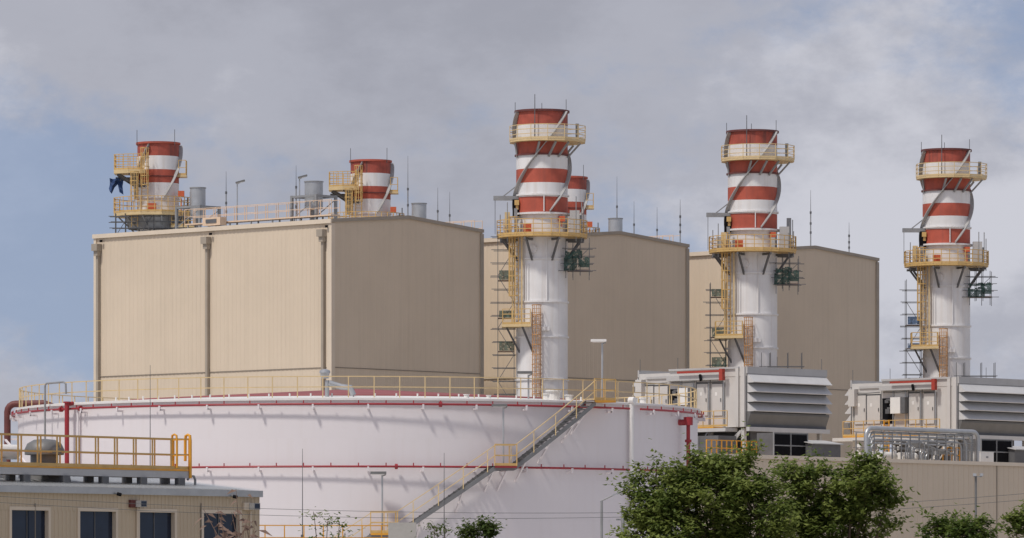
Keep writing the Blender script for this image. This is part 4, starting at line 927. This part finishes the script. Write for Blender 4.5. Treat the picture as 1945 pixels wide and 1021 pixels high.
MB().tube([(0, 0, 0), (0, 0, zt_)], .09, 8).build('pole', 'cowl_grey', t, True); MB().beam((-.15, 0, zt_-.05), (.45, 0, zt_-.05), .06).build('crossarm', 'steel', t)
for x in (-.1, .4): MB().box((x-.12, -.3, zt_-.02), (x+.12, 0, zt_+.18)).build('lamp_head', 'galv', t)
def cable(p0, p1, sag, label, r=.008):
    p0 = Vector(p0); p1 = Vector(p1); n = 40; o = MB().tube([p0.lerp(p1, k/n)+Vector((0, 0, -4*sag*(k/n)*(1-k/n))) for k in range(n+1)], r, 5).build('overhead_cable', 'dark_steel'); tag(o, label, 'cable', 'overhead cables')
ca = [pt(-260, 552, 190), pt(730, 590, 200), pt(1500, 536, 205)]
t0 = None
for nm, dz, s in (('upper', 0, .35), ('lower', -.16, .42)):
    z_ = Vector((0, 0, dz)); cable(ca[0]+z_, ca[1]+z_, s, 'thin %s cable of the pair strung past the office wall and tank' % nm); cable(ca[1]+z_, ca[2]+z_, s, 'thin %s cable of the pair strung past the beige hall wall' % nm)
for q, lb in ((ca[0], 'grey utility pole left of the office building'), (ca[1], 'grey utility pole inside the leafy tree edge by the street lamp'), (ca[2], 'grey utility pole at the far end of the beige hall wall')):
    t = thing('utility_pole', lb, 'pole', (q.x, q.y, 0)); MB().tube([(0, 0, 0), (0, 0, q.z+.05)], [.1, .07], 8).build('pole', 'steel', t, True)
    MB().beam((-.25, 0, q.z-.25), (.25, 0, q.z-.25), .06).build('crossarm', 'steel', t)

# ------------------------------------------------------------------ trees
def tree(label, Y, px, lobes, leaf='leaf', ls=.13, per=26, seed=1, trunk_r=.16, name='broadleaf_tree', group=None, sr0=1.0):
    """lobes: (px, py, rx px, rz px, clumps, dy)"""
    rnd = random.Random(seed); k = Y/F; bx = (px-600)*k; t = thing(name, label, 'tree', (bx, Y, 0), 0, group)
    cen = []; crown = MB(); wood = MB(); tones = []
    for lx, ly, rx, rz, nc, dy in lobes:
        c = Vector(((lx-600)*k-bx, dy, EH+(697-ly)*k)); cen.append(c); ax, az = rx*k, rz*k; ay = ax*.85
        m0 = Vector((0, 0, max(.5, c.z*.30))); mid = m0.lerp(c, .5)+Vector((rnd.uniform(-.2, .2), rnd.uniform(-.2, .2), -.2*az))
        wood.tube([m0, mid, c], [trunk_r*.6, trunk_r*.4, trunk_r*.15], 7)
        for q in range(nc):
            while True:
                d = Vector((rnd.uniform(-1, 1), rnd.uniform(-1, 1), rnd.uniform(-1, 1)))
                if .05 < d.length < 1: break
            d = d.normalized()*(d.length**.45)*rnd.uniform(.82, 1.14)
            ctr = c+Vector((d.x*ax, d.y*ay, d.z*az)); sr = sr0*rnd.uniform(.55, 1.2); tone = rnd.random()
            axis = Vector((d.x, d.y, .25+.5*abs(d.z))).normalized()      # the twig points outwards
            if q % 3 == 0: wood.tube([c.lerp(ctr, .12), c.lerp(ctr, .55)+Vector((0, 0, -.06)), ctr], [trunk_r*.2, trunk_r*.12, .008], 5)
            for _ in range(int(per*sr)):
                p = ctr+axis*rnd.gauss(0, .20*sr)+Vector((rnd.gauss(0, .12*sr), rnd.gauss(0, .12*sr), rnd.gauss(0, .085*sr)))
                s = ls*rnd.uniform(.6, 1.3); a = rnd.uniform(0, 2*math.pi); tl = rnd.uniform(-.9, .3)
                f = Vector((math.cos(a)*math.cos(tl), math.sin(a)*math.cos(tl), math.sin(tl))); sd_ = Vector((-math.sin(a), math.cos(a), rnd.uniform(-.5, .5))).normalized()
                up = f.cross(sd_)*(.12*s)
                crown.quad(p, p+f*s*.5+sd_*s*.29-up, p+f*s, p+f*s*.5-sd_*s*.29-up); tones.append(tone)
    h = max(c.z for c in cen); wood.tube([(0, 0, -.1), (.04, 0, h*.2), (rnd.uniform(-.1, .1), 0, h*.42)], [trunk_r*1.3, trunk_r, trunk_r*.75], 9)
    wood.build('trunk', 'bark', t, True); o = crown.build('crown', leaf, t)
    at = o.data.attributes.new('tone', 'FLOAT', 'FACE')
    if len(o.data.polygons) == len(tones): at.data.foreach_set('value', tones)
    return t
tree('large dense green tree covering the right edge of the white tank', 150, 850,
     [(836, 580, 60, 44, 72, 0), (788, 600, 44, 44, 50, -.3), (866, 545, 30, 30, 26, .2), (890, 600, 40, 50, 54, -.2), (825, 655, 96, 60, 100, 0), (768, 558, 26, 24, 13, 0), (750, 612, 18, 44, 11, 0), (812, 548, 32, 26, 22, 0), (740, 575, 10, 34, 5, 0), (872, 524, 13, 10, 5, 0), (838, 530, 26, 12, 9, 0)], 'leaf', .16, 88, 3, .18)
tree('looser green tree with gaps between branches in front of the beige hall', 152, 985,
     [(948, 560, 40, 34, 48, 0), (1000, 555, 40, 32, 46, 0), (1016, 598, 34, 28, 28, .2), (935, 606, 40, 40, 46, .3), (1040, 570, 14, 26, 9, 0), (1022, 534, 18, 12, 8, 0), (970, 600, 34, 26, 24, 0), (970, 655, 66, 34, 56, .2)], 'leaf', .16, 80, 8, .15)
tree('small green tree top below the hall wall, left of the brown pole', 140, 1120, [(1098, 604, 16, 14, 12, 0), (1132, 608, 30, 15, 30, 0), (1115, 620, 40, 20, 40, 0), (1120, 655, 48, 34, 60, 0)], 'leaf_dark', .14, 60, 5, .09, 'broadleaf_tree', None, .7)
tree('small green tree top below the hall wall, right of the brown pole', 141, 1198, [(1190, 600, 14, 14, 14, 0), (1213, 610, 24, 22, 30, 0), (1205, 650, 36, 34, 50, 0)], 'leaf', .14, 60, 6, .09, 'broadleaf_tree', None, .7)
tree('sparse leafy twigs rising beside the thin mast right of the office', 130, 392, [(368, 592, 8, 6, 4, 0), (384, 600, 14, 7, 6, 0), (398, 602, 6, 8, 3, 0), (390, 640, 30, 30, 30, 0)], 'leaf_dark', .11, 9, 11, .05, 'sapling')
tree('round bushy green tree top in front of the tank stair foot', 140, 566, [(568, 608, 17, 8, 22, 0), (552, 612, 14, 7, 10, 0), (566, 640, 30, 28, 50, 0)], 'leaf_palm', .12, 60, 12, .07, 'sapling', None, .6)
tree('feathery green tree top at the foot of the thin mast before the stair', 142, 514, [(509, 607, 10, 6, 5, 0), (522, 610, 8, 6, 4, 0), (514, 640, 22, 28, 26, 0)], 'leaf_palm', .11, 14, 13, .06, 'sapling')
# dry plant before the office
p = pt(272, 697, 205); t = thing('dry_shrub', 'dry brown shrub with curling leaves in front of the office window', 'plant', (p.x, p.y, 0)); b = MB(); lf = MB(); rnd = random.Random(21)
for i in range(15):
    tx, tz = rnd.gauss(0, .5), rnd.uniform(6.6, 7.6); x0 = rnd.gauss(0, .15)
    if i == 0: tx, tz = .15, 8.25
    b.tube([(x0, 0, 0), (x0*1.3+tx*.3, rnd.uniform(-.2, .2), tz*.75), (tx, rnd.uniform(-.3, .3), tz)], [.05, .03, .008], 5)
    for j in range(5):
        q = Vector((tx, 0, tz))+Vector((rnd.gauss(0, .12), rnd.gauss(0, .12), rnd.uniform(-.9, 0))); a = rnd.uniform(0, 6.28); d = Vector((math.cos(a), math.sin(a)*.5, rnd.uniform(-.6, .4))); s = rnd.uniform(.3, .6); sd_ = Vector((-.1*d.z, .05, .1))
        lf.quad(q, q+d*s*.5+sd_*.6, q+d*s+Vector((0, 0, -.12)), q+d*s*.5-sd_*.6)
b.build('stem', 'dry', t); tag(lf.build('leaf_cluster', 'dry', t), None, None, kind='stuff')
